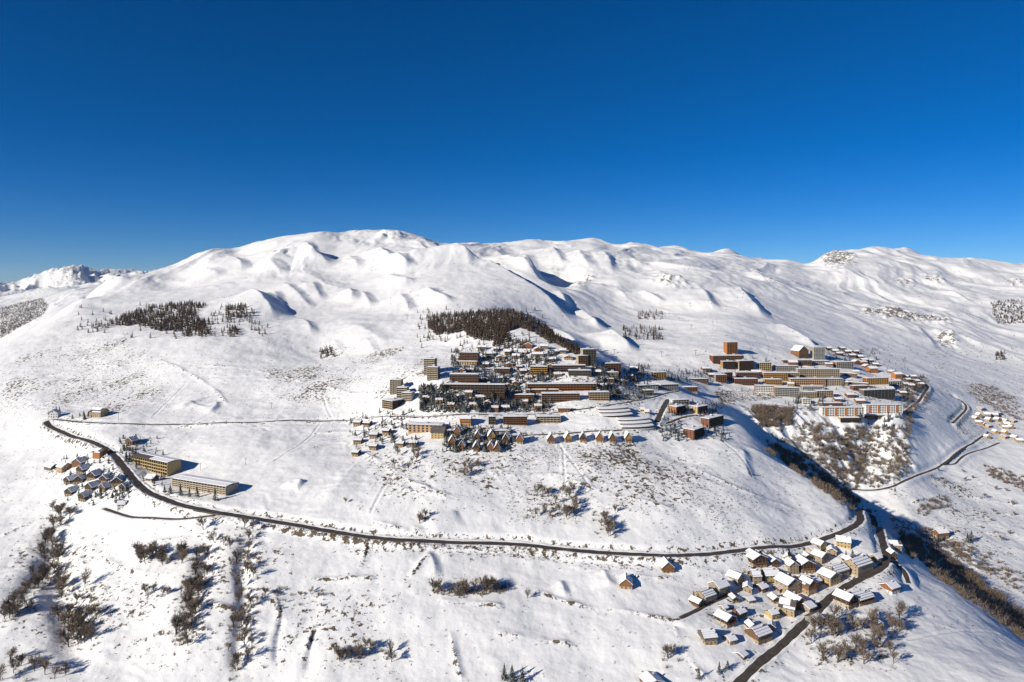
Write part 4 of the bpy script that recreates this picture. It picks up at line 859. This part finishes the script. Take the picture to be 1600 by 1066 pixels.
# ------------------------------------------------------------------ plants
def dusted(name, c1, c2, snow, lo=.15, hi=.75):
    """foliage or bark with snow lying on what faces up"""
    m, t, b = new_mat(name, .85, .1); g = nd(t, 'ShaderNodeNewGeometry'); n = nd(t, 'ShaderNodeTexNoise'); n.inputs['Scale'].default_value = .9; n.inputs['Detail'].default_value = 3
    t.links.new(g.outputs['Position'], n.inputs['Vector']); r = nd(t, 'ShaderNodeValToRGB'); r.color_ramp.elements[0].position = .35; r.color_ramp.elements[1].position = .7
    r.color_ramp.elements[0].color = (*c1, 1); r.color_ramp.elements[1].color = (*c2, 1); t.links.new(n.outputs['Fac'], r.inputs[0])
    sp = nd(t, 'ShaderNodeSeparateXYZ'); t.links.new(g.outputs['True Normal'], sp.inputs[0]); ab = nd(t, 'ShaderNodeMath', operation='ABSOLUTE'); t.links.new(sp.outputs['Z'], ab.inputs[0])
    ad = nd(t, 'ShaderNodeMath', operation='ADD'); t.links.new(ab.outputs[0], ad.inputs[0]); s2 = nd(t, 'ShaderNodeMath', operation='SUBTRACT'); t.links.new(n.outputs['Fac'], s2.inputs[0]); s2.inputs[1].default_value = .5; t.links.new(s2.outputs[0], ad.inputs[1])
    mr = nd(t, 'ShaderNodeMapRange'); mr.inputs['From Min'].default_value = lo; mr.inputs['From Max'].default_value = hi; mr.inputs['To Max'].default_value = snow; t.links.new(ad.outputs[0], mr.inputs['Value'])
    mx = nd(t, 'ShaderNodeMix', data_type='RGBA'); t.links.new(mr.outputs[0], mx.inputs['Factor']); ia = [i for i in mx.inputs if i.type == 'RGBA']; t.links.new(r.outputs[0], ia[0]); ia[1].default_value = (.8, .8, .83, 1)
    t.links.new([o for o in mx.outputs if o.type == 'RGBA'][0], b.inputs['Base Color']); return m
M_FIR = dusted('fir_needles', (.009,.014,.009), (.024,.031,.017), .42, .7, 1.15)
M_LARCH = dusted('larch_twigs', (.045,.027,.016), (.095,.058,.034), .12, .6, 1.1)
M_TWIG = dusted('bare_twigs', (.12,.088,.064), (.25,.19,.14), .30, .5, 1.05)
M_BARK = noise_mat('bark', (.05,.037,.027), (.10,.075,.055), 1.5)
M_TUFT = dusted('dry_scrub', (.055,.038,.024), (.15,.105,.062), .35, .5, 1.0)
def fir_parts(seed, h=1.0, wid=.24, tiers=11, blades=9):
    r = random.Random(seed); c = MB()
    for k in range(tiers):
        f = k / (tiers - 1); z = h * (.10 + .86 * f); rad = h * wid * (1 - f) ** .8 * r.uniform(.85, 1.15) + .015 * h; n = max(4, int(blades * (1 - .5 * f)))
        a0 = r.random() * 6.28
        for i in range(n):
            a = a0 + 6.283 * i / n + r.uniform(-.25, .25); rr = rad * r.uniform(.65, 1.15); q = 2.4 / n; dz = -h * .05 * r.uniform(.6, 1.5)
            c.add([(0, 0, z + h * .075), (math.cos(a - q) * rr * .8, math.sin(a - q) * rr * .8, z + dz * .6), (math.cos(a) * rr, math.sin(a) * rr, z + dz), (math.cos(a + q) * rr * .8, math.sin(a + q) * rr * .8, z + dz * .6)], [(0, 1, 2), (0, 2, 3)])
    t = MB(); t.prism([(math.cos(i * 1.257) * .022 * h, math.sin(i * 1.257) * .022 * h) for i in range(5)], -.15 * h, .3 * h)
    return c, t
def tube(m, p, q, r0, r1):
    p, q = Vector(p), Vector(q); d = (q - p).normalized(); u = d.orthogonal().normalized(); v = d.cross(u)
    vs = [p + (u * math.cos(a) + v * math.sin(a)) * r0 for a in (0, 2.094, 4.189)] + [q + (u * math.cos(a) + v * math.sin(a)) * r1 for a in (0, 2.094, 4.189)]
    m.add(vs, [(0, 1, 4, 3), (1, 2, 5, 4), (2, 0, 3, 5)])
def bare_parts(seed, stems=1, lev=(7, 5, 4), spread=.62):
    """leafless tree of height about 1: trunk with limbs, crown of twigs"""
    r = random.Random(seed); c = MB(); t = MB()
    def dirv(d, ang):
        a = r.uniform(0, 6.283); u = d.orthogonal().normalized(); v = d.cross(u); return (d * math.cos(ang) + (u * math.cos(a) + v * math.sin(a)) * math.sin(ang)).normalized()
    for s_ in range(stems):
        d0 = dirv(Vector((0, 0, 1)), .12 if stems == 1 else r.uniform(.2, .6)); L = (.52 if stems == 1 else .4) * r.uniform(.85, 1.1); b0 = Vector((0, 0, -.08)); e0 = b0 + d0 * L
        tube(t, b0, e0, .024, .014)
        for i in range(lev[0]):
            f = r.uniform(.3, 1); p1 = b0 + d0 * L * f; d1 = dirv(d0, r.uniform(.35, .9) * spread * 1.3); d1.z = abs(d1.z); L1 = r.uniform(.26, .42); e1 = p1 + d1 * L1; tube(t, p1, e1, .012, .007)
            for j in range(lev[1]):
                p2 = p1 + d1 * L1 * r.uniform(.3, 1); d2 = dirv(d1, r.uniform(.3, .8)); L2 = r.uniform(.13, .24); e2 = p2 + d2 * L2; tube(c, p2, e2, .008, .005)
                for k in range(lev[2]):
                    p3 = p2 + d2 * L2 * r.uniform(.3, 1); d3 = dirv(d2, r.uniform(.3, .9)); e3 = p3 + d3 * r.uniform(.08, .15); tube(c, p3, e3, .0062, .0042)
    return c, t
FIRS = []
for k in range(5):
    c, t = fir_parts(k, 1.0, (.26, .30, .24, .28, .33)[k]); cm, tm = c.mesh('crown'), t.mesh('trunk'); cm.materials.append(M_FIR); tm.materials.append(M_BARK); FIRS.append((cm, tm))
BARES = []
for k in range(6):
    c, t = bare_parts(40 + k, 1 if k < 4 else 3, (10, 6, 5) if k < 4 else (5, 6, 5), .58 if k < 4 else .7); cm, tm = c.mesh('crown'), t.mesh('trunk'); cm.materials.append(M_TWIG); tm.materials.append(M_BARK); BARES.append((cm, tm))
FA = np.array([(x, y, r_) for x, y, r_ in FOOT])
RD = np.concatenate([np.c_[xy, np.full(len(xy), wd / 2 + 2.5)] for _, _, wd, xy, _ in ROAD_LINES])
def clear(x, y, pad=.3):
    return not ((np.hypot(FA[:, 0] - x, FA[:, 1] - y) < FA[:, 2] * .5 + pad).any() or (np.hypot(RD[:, 0] - x, RD[:, 1] - y) < RD[:, 2]).any())
def plant(name, variants, p, h, label, group, cat='tree', wid=1.0, merge=False):
    k = random.randrange(len(variants)); cm, tm = variants[k]
    o = empty(name, p, random.uniform(0, 6.28)); o.scale = (h * wid, h * wid, h); tag(o, label, cat, group)
    link('crown', cm, None, o); link('trunk', tm, None, o); return o
def scatter(poly, n, jitter=0):
    """n ground points under a pixel polygon, or along a pixel line (jitter > 0)"""
    out = []; tries = 0
    if jitter:
        st = np.array(poly, float); L = np.r_[0, np.cumsum(np.hypot(*np.diff(st, axis=0).T))]
    xs = [q[0] for q in poly]; ys = [q[1] for q in poly]
    while len(out) < n and tries < n * 12:
        tries += 1
        if jitter:
            t = random.uniform(0, L[-1]); x = np.interp(t, L, st[:, 0]) + random.gauss(0, jitter); y = np.interp(t, L, st[:, 1]) + random.gauss(0, jitter * .6)
        else:
            x, y = random.uniform(min(xs), max(xs)), random.uniform(min(ys), max(ys))
            if not in_poly(poly, np.array([x]), np.array([y]))[0]: continue
        p = terrain_ray(x, y)
        if clear(p.x, p.y): out.append(p)
    return out
def rect(x0, y0, x1, y1): return [(x0, y0), (x1, y0), (x1, y1), (x0, y1)]
_u = ['', 'first', 'second', 'third', 'fourth', 'fifth', 'sixth', 'seventh', 'eighth', 'ninth']
_t = ['tenth', 'eleventh', 'twelfth', 'thirteenth', 'fourteenth', 'fifteenth', 'sixteenth', 'seventeenth', 'eighteenth', 'nineteenth']
_d = ['', '', 'twent', 'thirt', 'fort', 'fift', 'sixt']
def ordinal(i):
    i += 1
    if i < 10: return _u[i]
    if i < 20: return _t[i - 10]
    return _d[i // 10] + ('ieth' if i % 10 == 0 else 'y-' + _u[i % 10])
def by_left(ps): return sorted(ps, key=lambda p: p.x / p.y)
# ---- snowy conifers, one by one
CON = [  # polygon, number, height range, where
 (rect(655,606,765,644), 56, (8, 13), 'in the lower left of the resort'), (rect(765,588,862,638), 50, (8, 13), 'in the middle of the resort'), (rect(705,548,870,598), 52, (7, 11), 'between the chalets of the upper resort'),
 (rect(930,572,1012,622), 46, (8, 13), 'on the shaded bank beside the halls'), (rect(694,668,800,708), 26, (7, 11), 'around the tall chalets under the school'), (rect(545,640,650,702), 18, (6, 9), 'between the scattered dark chalets'),
 (rect(188,688,215,722), 9, (6, 10), 'behind the upper lodge'), (rect(112,650,142,657), 8, (6, 9), 'in front of the tan barn'), (rect(150,764,205,784), 8, (5, 8), 'at the lower edge of the left hamlet'), (rect(1228,622,1292,642), 16, (8, 12), 'on the upper village cliff edge'), (rect(1338,652,1412,672), 22, (7, 11), 'below the orange panelled white blocks')]
for poly, k, (h0, h1), where in CON:
    for i, p in enumerate(by_left(scatter(poly, k))): plant('conifer', FIRS, p, random.uniform(h0, h1), f'{ordinal(i)} from the left of the conifers {where}', f'conifers {where}', wid=random.uniform(1.0, 1.4))
SOLO = [(257,770,8,'leftmost conifer in front of the lower lodge'),(266,772,10,'second conifer in front of the lower lodge'),(282,774,12,'third conifer in front of the lower lodge'),(296,776,10,'fourth conifer in front of the lower lodge'),(308,777,11,'fifth conifer in front of the lower lodge'),(336,782,13,'tallest conifer in front of the lower lodge, near its right end'),
 (1084,938,8,'conifer beside the long tan house of the lower hamlet'),(1124,1052,9,'larger of two conifers above the main road at the bottom'),(1137,1046,7,'smaller of two conifers above the main road at the bottom'),(1092,1062,9,'conifer at the bottom edge left of the main road'),(788,1062,12,'left of the dark conifers at the bottom edge'),(800,1066,13,'middle of the dark conifers at the bottom edge'),(816,1068,12,'right of the dark conifers at the bottom edge'),(1322,876,10,'left of the twin conifers above the largest tan building'),(1332,874,10,'right of the twin conifers above the largest tan building'),
 (100,718,6,'left of the two small firs above the left hamlet'),(104,718,6,'right of the two small firs above the left hamlet'),(548,662,9,'fir at the end of the open slope beside the upper road'),(88,644,9,'dark conifer behind the shaded house at the bend'),(93,646,10,'taller dark conifer behind the shaded house at the bend'),(1512,848,13,'left of the dark firs in the right valley field'),(1518,846,14,'middle of the dark firs in the right valley field'),(1460,850,11,'dark fir beside the gorge barn'),(1466,846,10,'second dark fir beside the gorge barn')]
for x, y, h, lab in SOLO: plant('conifer', FIRS, terrain_ray(x, y), h, lab, None)
# ---- leafless trees and shrubs, one by one
BAR = [  # line or polygon, number, heights, jitter, where, variants, kind of name
 ([(92,800),(76,860),(92,905),(112,960),(125,1010)], 60, (9, 15), 9, 'in the gully below the left hamlet', 6), ([(10,975),(40,930),(80,895)], 36, (8, 13), 10, 'in the side gully at the lower left', 6), (rect(95,915,150,1000), 26, (8, 13), 0, 'on the shaded bank of the left gully', 6), (rect(0,1035,110,1066), 14, (8, 12), 0, 'at the lower left corner', 6),
 ([(326,832),(312,880),(300,950),(286,1010)], 50, (8, 13), 8, 'along the second stream line', 6), ([(392,820),(378,870),(388,920),(376,990),(372,1060)], 44, (7, 12), 12, 'along the third stream line', 6), (rect(216,866,286,884), 30, (9, 13), 0, 'in the tall copse on the left meadow', 4), (rect(222,918,262,934), 8, (6, 9), 0, 'in the small copse under the tall one', 6),
 ([(676,925),(720,930),(760,926),(795,918)], 34, (6, 12), 4, 'in the hedge on the middle meadow', 6), (rect(520,1012,612,1036), 22, (6, 10), 0, 'in the thicket on the lower meadow', 6), (rect(425,920,510,958), 22, (2.5, 4), 0, 'in the low thicket near the streams', 6), (rect(820,765,900,815), 30, (7, 12), 0, 'in the copse above the main road', 6), (rect(926,800,962,842), 14, (7, 11), 0, 'in the short row above the road', 6),
 (rect(1258,965,1400,1040), 50, (8, 13), 0, 'on the brown bank below the hamlet road', 6), (rect(1395,960,1424,990), 7, (8, 11), 0, 'on the bottom right snow field', 4), (rect(616,708,655,738), 12, (6, 11), 0, 'below the scattered chalets', 6), (rect(700,725,752,745), 14, (5, 9), 0, 'on the slope under the tall chalets', 6), (rect(655,802,690,822), 7, (6, 9), 0, 'in the hollow above the road', 6), (rect(1035,1015,1065,1045), 6, (7, 10), 0, 'at the foot of the bottom snow field', 6)]
UNDER = []
for line, k, (h0, h1), jit, where, nv in BAR:
    for i, p in enumerate(by_left(scatter(line, int(k * .66), jit))): plant('leafless_tree', BARES[:4] if h1 > 9 or nv == 4 else BARES, p, random.uniform(h0, h1) * 1.3, f'{ordinal(i)} from the left of the leafless trees {where}', f'leafless trees {where}', wid=random.uniform(.75, 1.1))
    UNDER.append((line, (int(k * 3.4), jit * 1.5) if jit else int(k * 1.3)))
for i, (x, y, h) in enumerate([(540,786,6),(548,830,4),(824,935,8),(1172,742,4),(1455,748,8),(1466,736,6),(1478,756,7),(1490,800,7),(1505,738,6),(1508,752,8),(1520,748,6),(1534,826,5),(1538,778,9),(1548,815,6),(1552,800,6),(1556,766,8),(1565,845,9),(1572,768,7),(1578,835,7),(1582,790,9),(1585,806,7)]):
    plant('leafless_tree', BARES[:4], terrain_ray(x, y), h, f'lone leafless tree, {ORD[i if i < 4 else i - 4]} of those on the {"near slopes" if i < 4 else "right valley fields"}', 'lone leafless trees', wid=1.2)
# ---- woods and scrub that read as one mass
def mass(name, label, items, mat, maker):
    """items: (point, height); one mesh"""
    m = MB()
    for p, h in items: maker(m, p, h)
    if m.v: tag(m.build(name, mat), label, kind='stuff')
def larch(m, p, h):
    for k in range(7):
        f = k / 6; z = h * (.08 + .82 * f); rr = h * .25 * (1 - f) ** .7 + .15
        for i in range(5):
            a = random.uniform(0, 6.283); q = .6
            m.add([(p.x, p.y, p.z + z + h * .1), (p.x + math.cos(a - q) * rr, p.y + math.sin(a - q) * rr, p.z + z), (p.x + math.cos(a + q) * rr, p.y + math.sin(a + q) * rr, p.z + z - h * .03)], [(0, 1, 2)])
    m.add([(p.x - .12, p.y, p.z - 1), (p.x + .12, p.y, p.z - 1), (p.x, p.y, p.z + h * .95)], [(0, 1, 2)])
def twiggy(m, p, h):
    for i in range(30):
        a = random.uniform(0, 6.283); el = random.uniform(.5, 1.5); L = h * random.uniform(.5, 1.0); x, y, z = math.cos(a) * math.cos(el) * L, math.sin(a) * math.cos(el) * L, math.sin(el) * L; wv = .022 * h
        m.add([(p.x - wv, p.y, p.z - .3), (p.x + wv, p.y, p.z - .3), (p.x + x, p.y + y, p.z + z)], [(0, 1, 2)])
        m.add([(p.x + x * .5, p.y + y * .5, p.z + z * .5), (p.x + x * .6 + wv, p.y + y * .6, p.z + z * .5), (p.x + x * .8 + random.gauss(0, .13 * h), p.y + y * .8 + random.gauss(0, .13 * h), p.z + z * .95)], [(0, 1, 2)])
def tuft(m, p, h):
    for i in range(7):
        a = random.uniform(0, 6.283); rr = h * random.uniform(.4, 1.0); q = .35
        m.add([(p.x + math.cos(a - q) * rr * .5, p.y + math.sin(a - q) * rr * .5, p.z - .15), (p.x + math.cos(a + q) * rr * .5, p.y + math.sin(a + q) * rr * .5, p.z - .15), (p.x + math.cos(a) * rr, p.y + math.sin(a) * rr, p.z + h * random.uniform(.5, 1.0))], [(0, 1, 2)])
def pick(areas, hr):
    out = []
    for poly, k in areas:
        jit = 0
        if isinstance(k, tuple): k, jit = k
        for p in scatter(poly, k, jit): out.append((p, random.uniform(*hr)))
    return out
mass('undergrowth', 'tangled brown undergrowth in the gullies, hedges and thickets of the near meadows', pick(UNDER, (1.2, 4.2)), M_TWIG, twiggy)
mass('larch_wood', 'brown leafless larch wood on the hill above the resort', pick([([(666,497),(700,492),(760,488),(810,488),(842,503),(868,530),(860,538),(835,520),(810,513),(790,520),(800,535),(780,536),(740,530),(722,518),(700,523),(682,524),(668,512)], 1700), ([(845,503),(868,527),(905,548),(895,552),(860,532)], 300), (rect(770,535,830,545), 60), ([(900,545),(932,565),(925,572),(895,552)], 120), (rect(652,484,850,546), 110)], (7, 12)), M_LARCH, larch)
mass('larch_wood', 'dark larch wood on the left shoulder of the mountain', pick([([(180,500),(230,480),(300,474),(325,478),(305,486),(312,500),(330,506),(312,520),(250,518),(215,510),(180,510)], 900), (rect(120,478,420,530), 110), (rect(352,478,386,497), 90), (rect(355,513,373,527), 30), (rect(285,514,330,527), 60), (rect(500,547,524,561), 26), (rect(330,490,400,508), 30), ([(140,510),(175,500),(180,508),(150,520)], 24)], (8, 13)), M_LARCH, larch)
mass('larch_wood', 'dark forested slope in the far left valley', pick([([(0,482),(30,474),(66,466),(76,478),(66,494),(30,512),(0,530)], 2400)], (6, 10)), M_TWIG, larch)
mass('resort_shrubbery', 'dark shrubs and young conifers between the resort houses', pick([(rect(655,604,860,645), 800), (rect(705,548,870,598), 560), (rect(925,572,1015,625), 420), (rect(690,668,800,708), 190), (rect(545,645,650,700), 70), (rect(1020,580,1115,598), 160), (rect(1290,545,1375,572), 150), (rect(1405,588,1445,625), 130), (rect(95,715,205,790), 90), (rect(1120,560,1420,640), 200), (rect(185,685,260,760), 70), (rect(1036,630,1130,650), 110), (rect(1030,655,1075,690), 50), (rect(1095,668,1140,690), 40)], (3, 8.5)), M_FIR, larch)
mass('larch_wood', 'scattered larch wood on the far right slope', pick([([(1548,474),(1575,468),(1600,470),(1600,505),(1560,508),(1550,490)], 260), (rect(1555,552,1572,563), 30), (rect(995,488,1035,500), 40), (rect(972,512,1036,532), 90)], (8, 13)), M_LARCH, larch)
mass('gorge_wood', 'mixed bare wood on the cliff and along the shaded gorge', pick([([(1168,634),(1240,640),(1235,668),(1190,668)], 260), ([(1250,660),(1420,672),(1425,745),(1390,762),(1330,770),(1260,720)], 420), ([(1200,690),(1260,722),(1345,785),(1330,800),(1240,735),(1195,705)], 300), ([(1400,832),(1450,850),(1530,905),(1600,965),(1600,1000),(1500,930),(1420,870)], 480), ([(1420,690),(1440,610),(1425,600),(1410,650)], 60), (rect(1408,590,1450,628), 60)], (5, 11)), M_TWIG, twiggy)
mass('hillside_scrub', 'brown scrub wood on the far right valley side', pick([([(1515,598),(1560,606),(1600,640),(1600,660),(1560,645),(1515,622)], 240), ([(1535,725),(1600,745),(1600,770),(1545,745)], 120), ([(1430,790),(1480,775),(1490,790),(1430,812)], 60), ([(1440,820),(1520,850),(1600,900),(1600,930),(1510,880),(1430,850)], 120), ([(1580,960),(1600,950),(1600,1000)], 16)], (3.5, 7)), M_TWIG, twiggy)
print('plants', round(time.time() - T0, 1))
# ---- low scrub poking through the snow
TU = []
def tufts(areas, hr):
    for p, h in pick(areas, hr): TU.append((p, h * (1 + max(0, p.y - 900) / 1600)))
tufts([(rect(0,560,640,655), 760), ([(0,580),(60,550),(200,510),(260,560),(120,640),(0,650)], 420), (rect(100,470,420,600), 380), ([(100,540),(190,520),(240,560),(120,580)], 160), (rect(400,520,660,640), 330), (rect(640,555,720,600), 120)], (.5, 1.5))
tufts([(rect(300,400,660,480), 90), (rect(640,380,1100,520), 150), (rect(1100,420,1600,560), 420), (rect(1380,540,1600,640), 420), (rect(860,560,1110,600), 130)], (.9, 2.2))
tufts([(rect(640,700,1000,740), 520), (rect(820,695,1010,730), 420), (rect(560,690,1150,800), 480), (rect(1000,730,1260,850), 330), (rect(790,760,910,820), 260), ([(1060,760),(1160,780),(1170,840),(1120,830)], 170)], (.5, 1.5))
tufts([(rect(0,800,700,1066), 420), (rect(0,620,120,800), 240), (rect(700,880,1100,1066), 120), (rect(60,640,330,800), 220), (rect(1250,950,1420,1050), 260), (rect(640,610,1010,705), 420), (rect(1150,630,1430,800), 620), (rect(1380,740,1600,980), 420), (rect(1100,860,1420,960), 120)], (.5, 1.4))
for e in EDGES: tufts([(e, (int(16 + 10 * random.random()), 2.2))], (.5, 1.4))
tufts([([(240,780),(330,806),(500,834),(700,854),(830,858)], (260, 3)), ([(500,834),(700,856),(900,870)], (200, 3.5)), ([(75,668),(160,706),(200,745)], (110, 4)), ([(690,864),(800,868),(900,880),(1010,892)], (200, 4)), ([(1150,866),(1260,856)], (60, 3))], (.6, 1.6))
mass('snow_scrub', 'low brown scrub and rocks poking through the snow', TU, M_TUFT, tuft)
print('tufts', len(TU), round(time.time() - T0, 1))
# ------------------------------------------------------------------ small things: lift pylons, poles, parked cars
M_STEEL = noise_mat('pylon_steel', (.10,.10,.105), (.18,.18,.18), 2.0, .5, .4)
def pylon(px, py, h, label):
    p = terrain_ray(px, py); o = empty('lift_pylon', p, 0); tag(o, label, 'pylon', 'ski lift pylons')
    m = MB(); m.prism([(math.cos(i * 1.047) * .45, math.sin(i * 1.047) * .45) for i in range(6)], -2, h); m.build('mast', M_STEEL, o)
    m = MB(); m.box(-3.2, 3.2, -.35, .35, h - .2, h + .5); a = m.build('cross_arm', M_STEEL, o)
    for sg in (-1, 1): m = MB(); m.box(sg * 3 - .25, sg * 3 + .25, -1.6, 1.6, h - .9, h - .25); m.build('sheave_train', M_STEEL, a)
for i, (x, y, h) in enumerate([(1069,425,11),(1078,480,11),(1080,515,10),(1087,556,10),(1034,558,10),(935,548,8),(638,480,10),(581,424,12),(960,553,8),(636,500,10)]):
    pylon(x, y, h, ['highest lift pylon beside the rocky knoll', 'lift pylon halfway up the open ski slope', 'lift pylon below the halfway pylon on the open ski slope', 'lowest lift pylon above the village edge', 'lift pylon on the flat snow at the slope foot', 'lift pylon near the shaded slope edge', 'upper lift pylon left of the larch wood', 'lift pylon high on the main mountain face', 'small lift pylon right of the dark tower', 'lower lift pylon left of the larch wood'][i])
def pole(px, py, h, label):
    p = terrain_ray(px, py); o = empty('utility_pole', p, 0); tag(o, label, 'pole', 'utility poles')
    m = MB(); m.prism([(math.cos(i * 1.257) * .2, math.sin(i * 1.257) * .2) for i in range(5)], -1, h); m.build('post', MATS['greywood'], o)
    m = MB(); m.box(-.9, .9, -.09, .09, h - .7, h - .5); m.build('cross_bar', MATS['greywood'], o)
for x, y, h, lab in [(185,656,9,'utility pole beside the upper road near the barn'),(313,735,8,'utility pole on the snow right of the upper lodge'),(384,727,8,'utility pole on the field right of the lodges'),(1411,826,10,'pale utility pole beside the shaded gorge'),(1170,742,7,'utility pole on the spur slope'),(424,638,8,'utility pole above the upper road on the open slope')]: pole(x, y, h, lab)
CARC = {k: noise_mat(k + '_car_paint', c, tuple(q * 1.15 for q in c), 1.0, .35, .5) for k, c in dict(red=(.35,.03,.02), silver=(.42,.43,.45), black=(.02,.02,.025), blue=(.04,.08,.2), white=(.7,.7,.7)).items()}
M_TYRE = noise_mat('tyre', (.015,.015,.015), (.03,.03,.03), 3.0)
def car(px, py, rz, col, label):
    p = terrain_ray(px, py); o = empty('parked_car', p + Vector((0, 0, .15)), rz); tag(o, label, 'car', 'parked cars')
    m = MB(); m.add([(-2.1,-.85,.35),(2.1,-.85,.35),(2.1,.85,.35),(-2.1,.85,.35),(-2.15,-.85,.8),(2.1,-.85,.78),(2.1,.85,.78),(-2.15,.85,.8),(-2.0,-.8,.95),(2.0,-.8,.9),(2.0,.8,.9),(-2.0,.8,.95)], [(0,3,2,1),(0,1,5,4),(1,2,6,5),(2,3,7,6),(3,0,4,7),(4,5,9,8),(5,6,10,9),(6,7,11,10),(7,4,8,11),(8,9,10,11)]); m.build('body', CARC[col], o)
    m = MB(); m.add([(-1.8,-.78,.93),(1.1,-.78,.91),(1.1,.78,.91),(-1.8,.78,.93),(-1.3,-.62,1.48),(.4,-.62,1.48),(.4,.62,1.48),(-1.3,.62,1.48)], [(4,5,6,7),(0,1,5,4),(1,2,6,5),(2,3,7,6),(3,0,4,7)]); cb = m.build('cabin', M_GLASS, o)
    m = MB(); m.box(-1.32, .42, -.64, .64, 1.47, 1.62); m.build('roof', M_SNOWCAP if label.startswith('snow') else CARC[col], cb)
    for sx in (-1.3, 1.3):
        for sy in (-.8, .8):
            m = MB(); m.add([(sx + math.cos(i * .785) * .33, sy + q, .33 + math.sin(i * .785) * .33) for q in (-.1, .1) for i in range(8)], [tuple(range(8)), tuple(range(15, 7, -1))] + [(i, (i + 1) % 8, 8 + (i + 1) % 8, 8 + i) for i in range(8)]); m.build('wheel', M_TYRE, o)
for i, (x, y, c) in enumerate([(1116,632,'black'),(1121,632,'silver'),(1126,631,'blue'),(1131,632,'black'),(1136,631,'silver'),(1141,631,'red'),(1146,632,'black')]):
    car(x, y, R(80 + 4 * i), c, f'{"snow topped " if i % 2 else ""}{c} car, {ORD[i]} from the left in the row under the bare bank')
for i, (x, y, c) in enumerate([(1088,650,'red'),(1094,649,'silver'),(1101,648,'red'),(1108,648,'black')]):
    car(x, y, R(20), c, f'{c} car, {ORD[i]} from the left, parked between the brick blocks')
# ------------------------------------------------------------------ clear winter air: faint blue with distance
def haze():
    m = bpy.data.materials.new('haze'); m.use_nodes = True; t = m.node_tree; t.nodes.clear()
    o = t.nodes.new('ShaderNodeOutputMaterial'); v = t.nodes.new('ShaderNodeVolumePrincipled'); v.inputs['Density'].default_value = 1.4e-5; v.inputs['Color'].default_value = (.72, .84, 1, 1); v.inputs['Anisotropy'].default_value = .1
    t.links.new(v.outputs[0], o.inputs['Volume']); return m
zmin = float(Z.min()) + CAMZ - 1; zmax = max(float(Z.max()) + CAMZ, CAMZ) + 12
mb = MB(); mb.box(-12500, 12500, -300, 12600, zmin, zmax); hz = mb.build('haze', haze()); tag(hz, 'faint blue air over the whole valley', kind='stuff')
sc.cycles.volume_bounces = 0; sc.cycles.volume_max_steps = 8
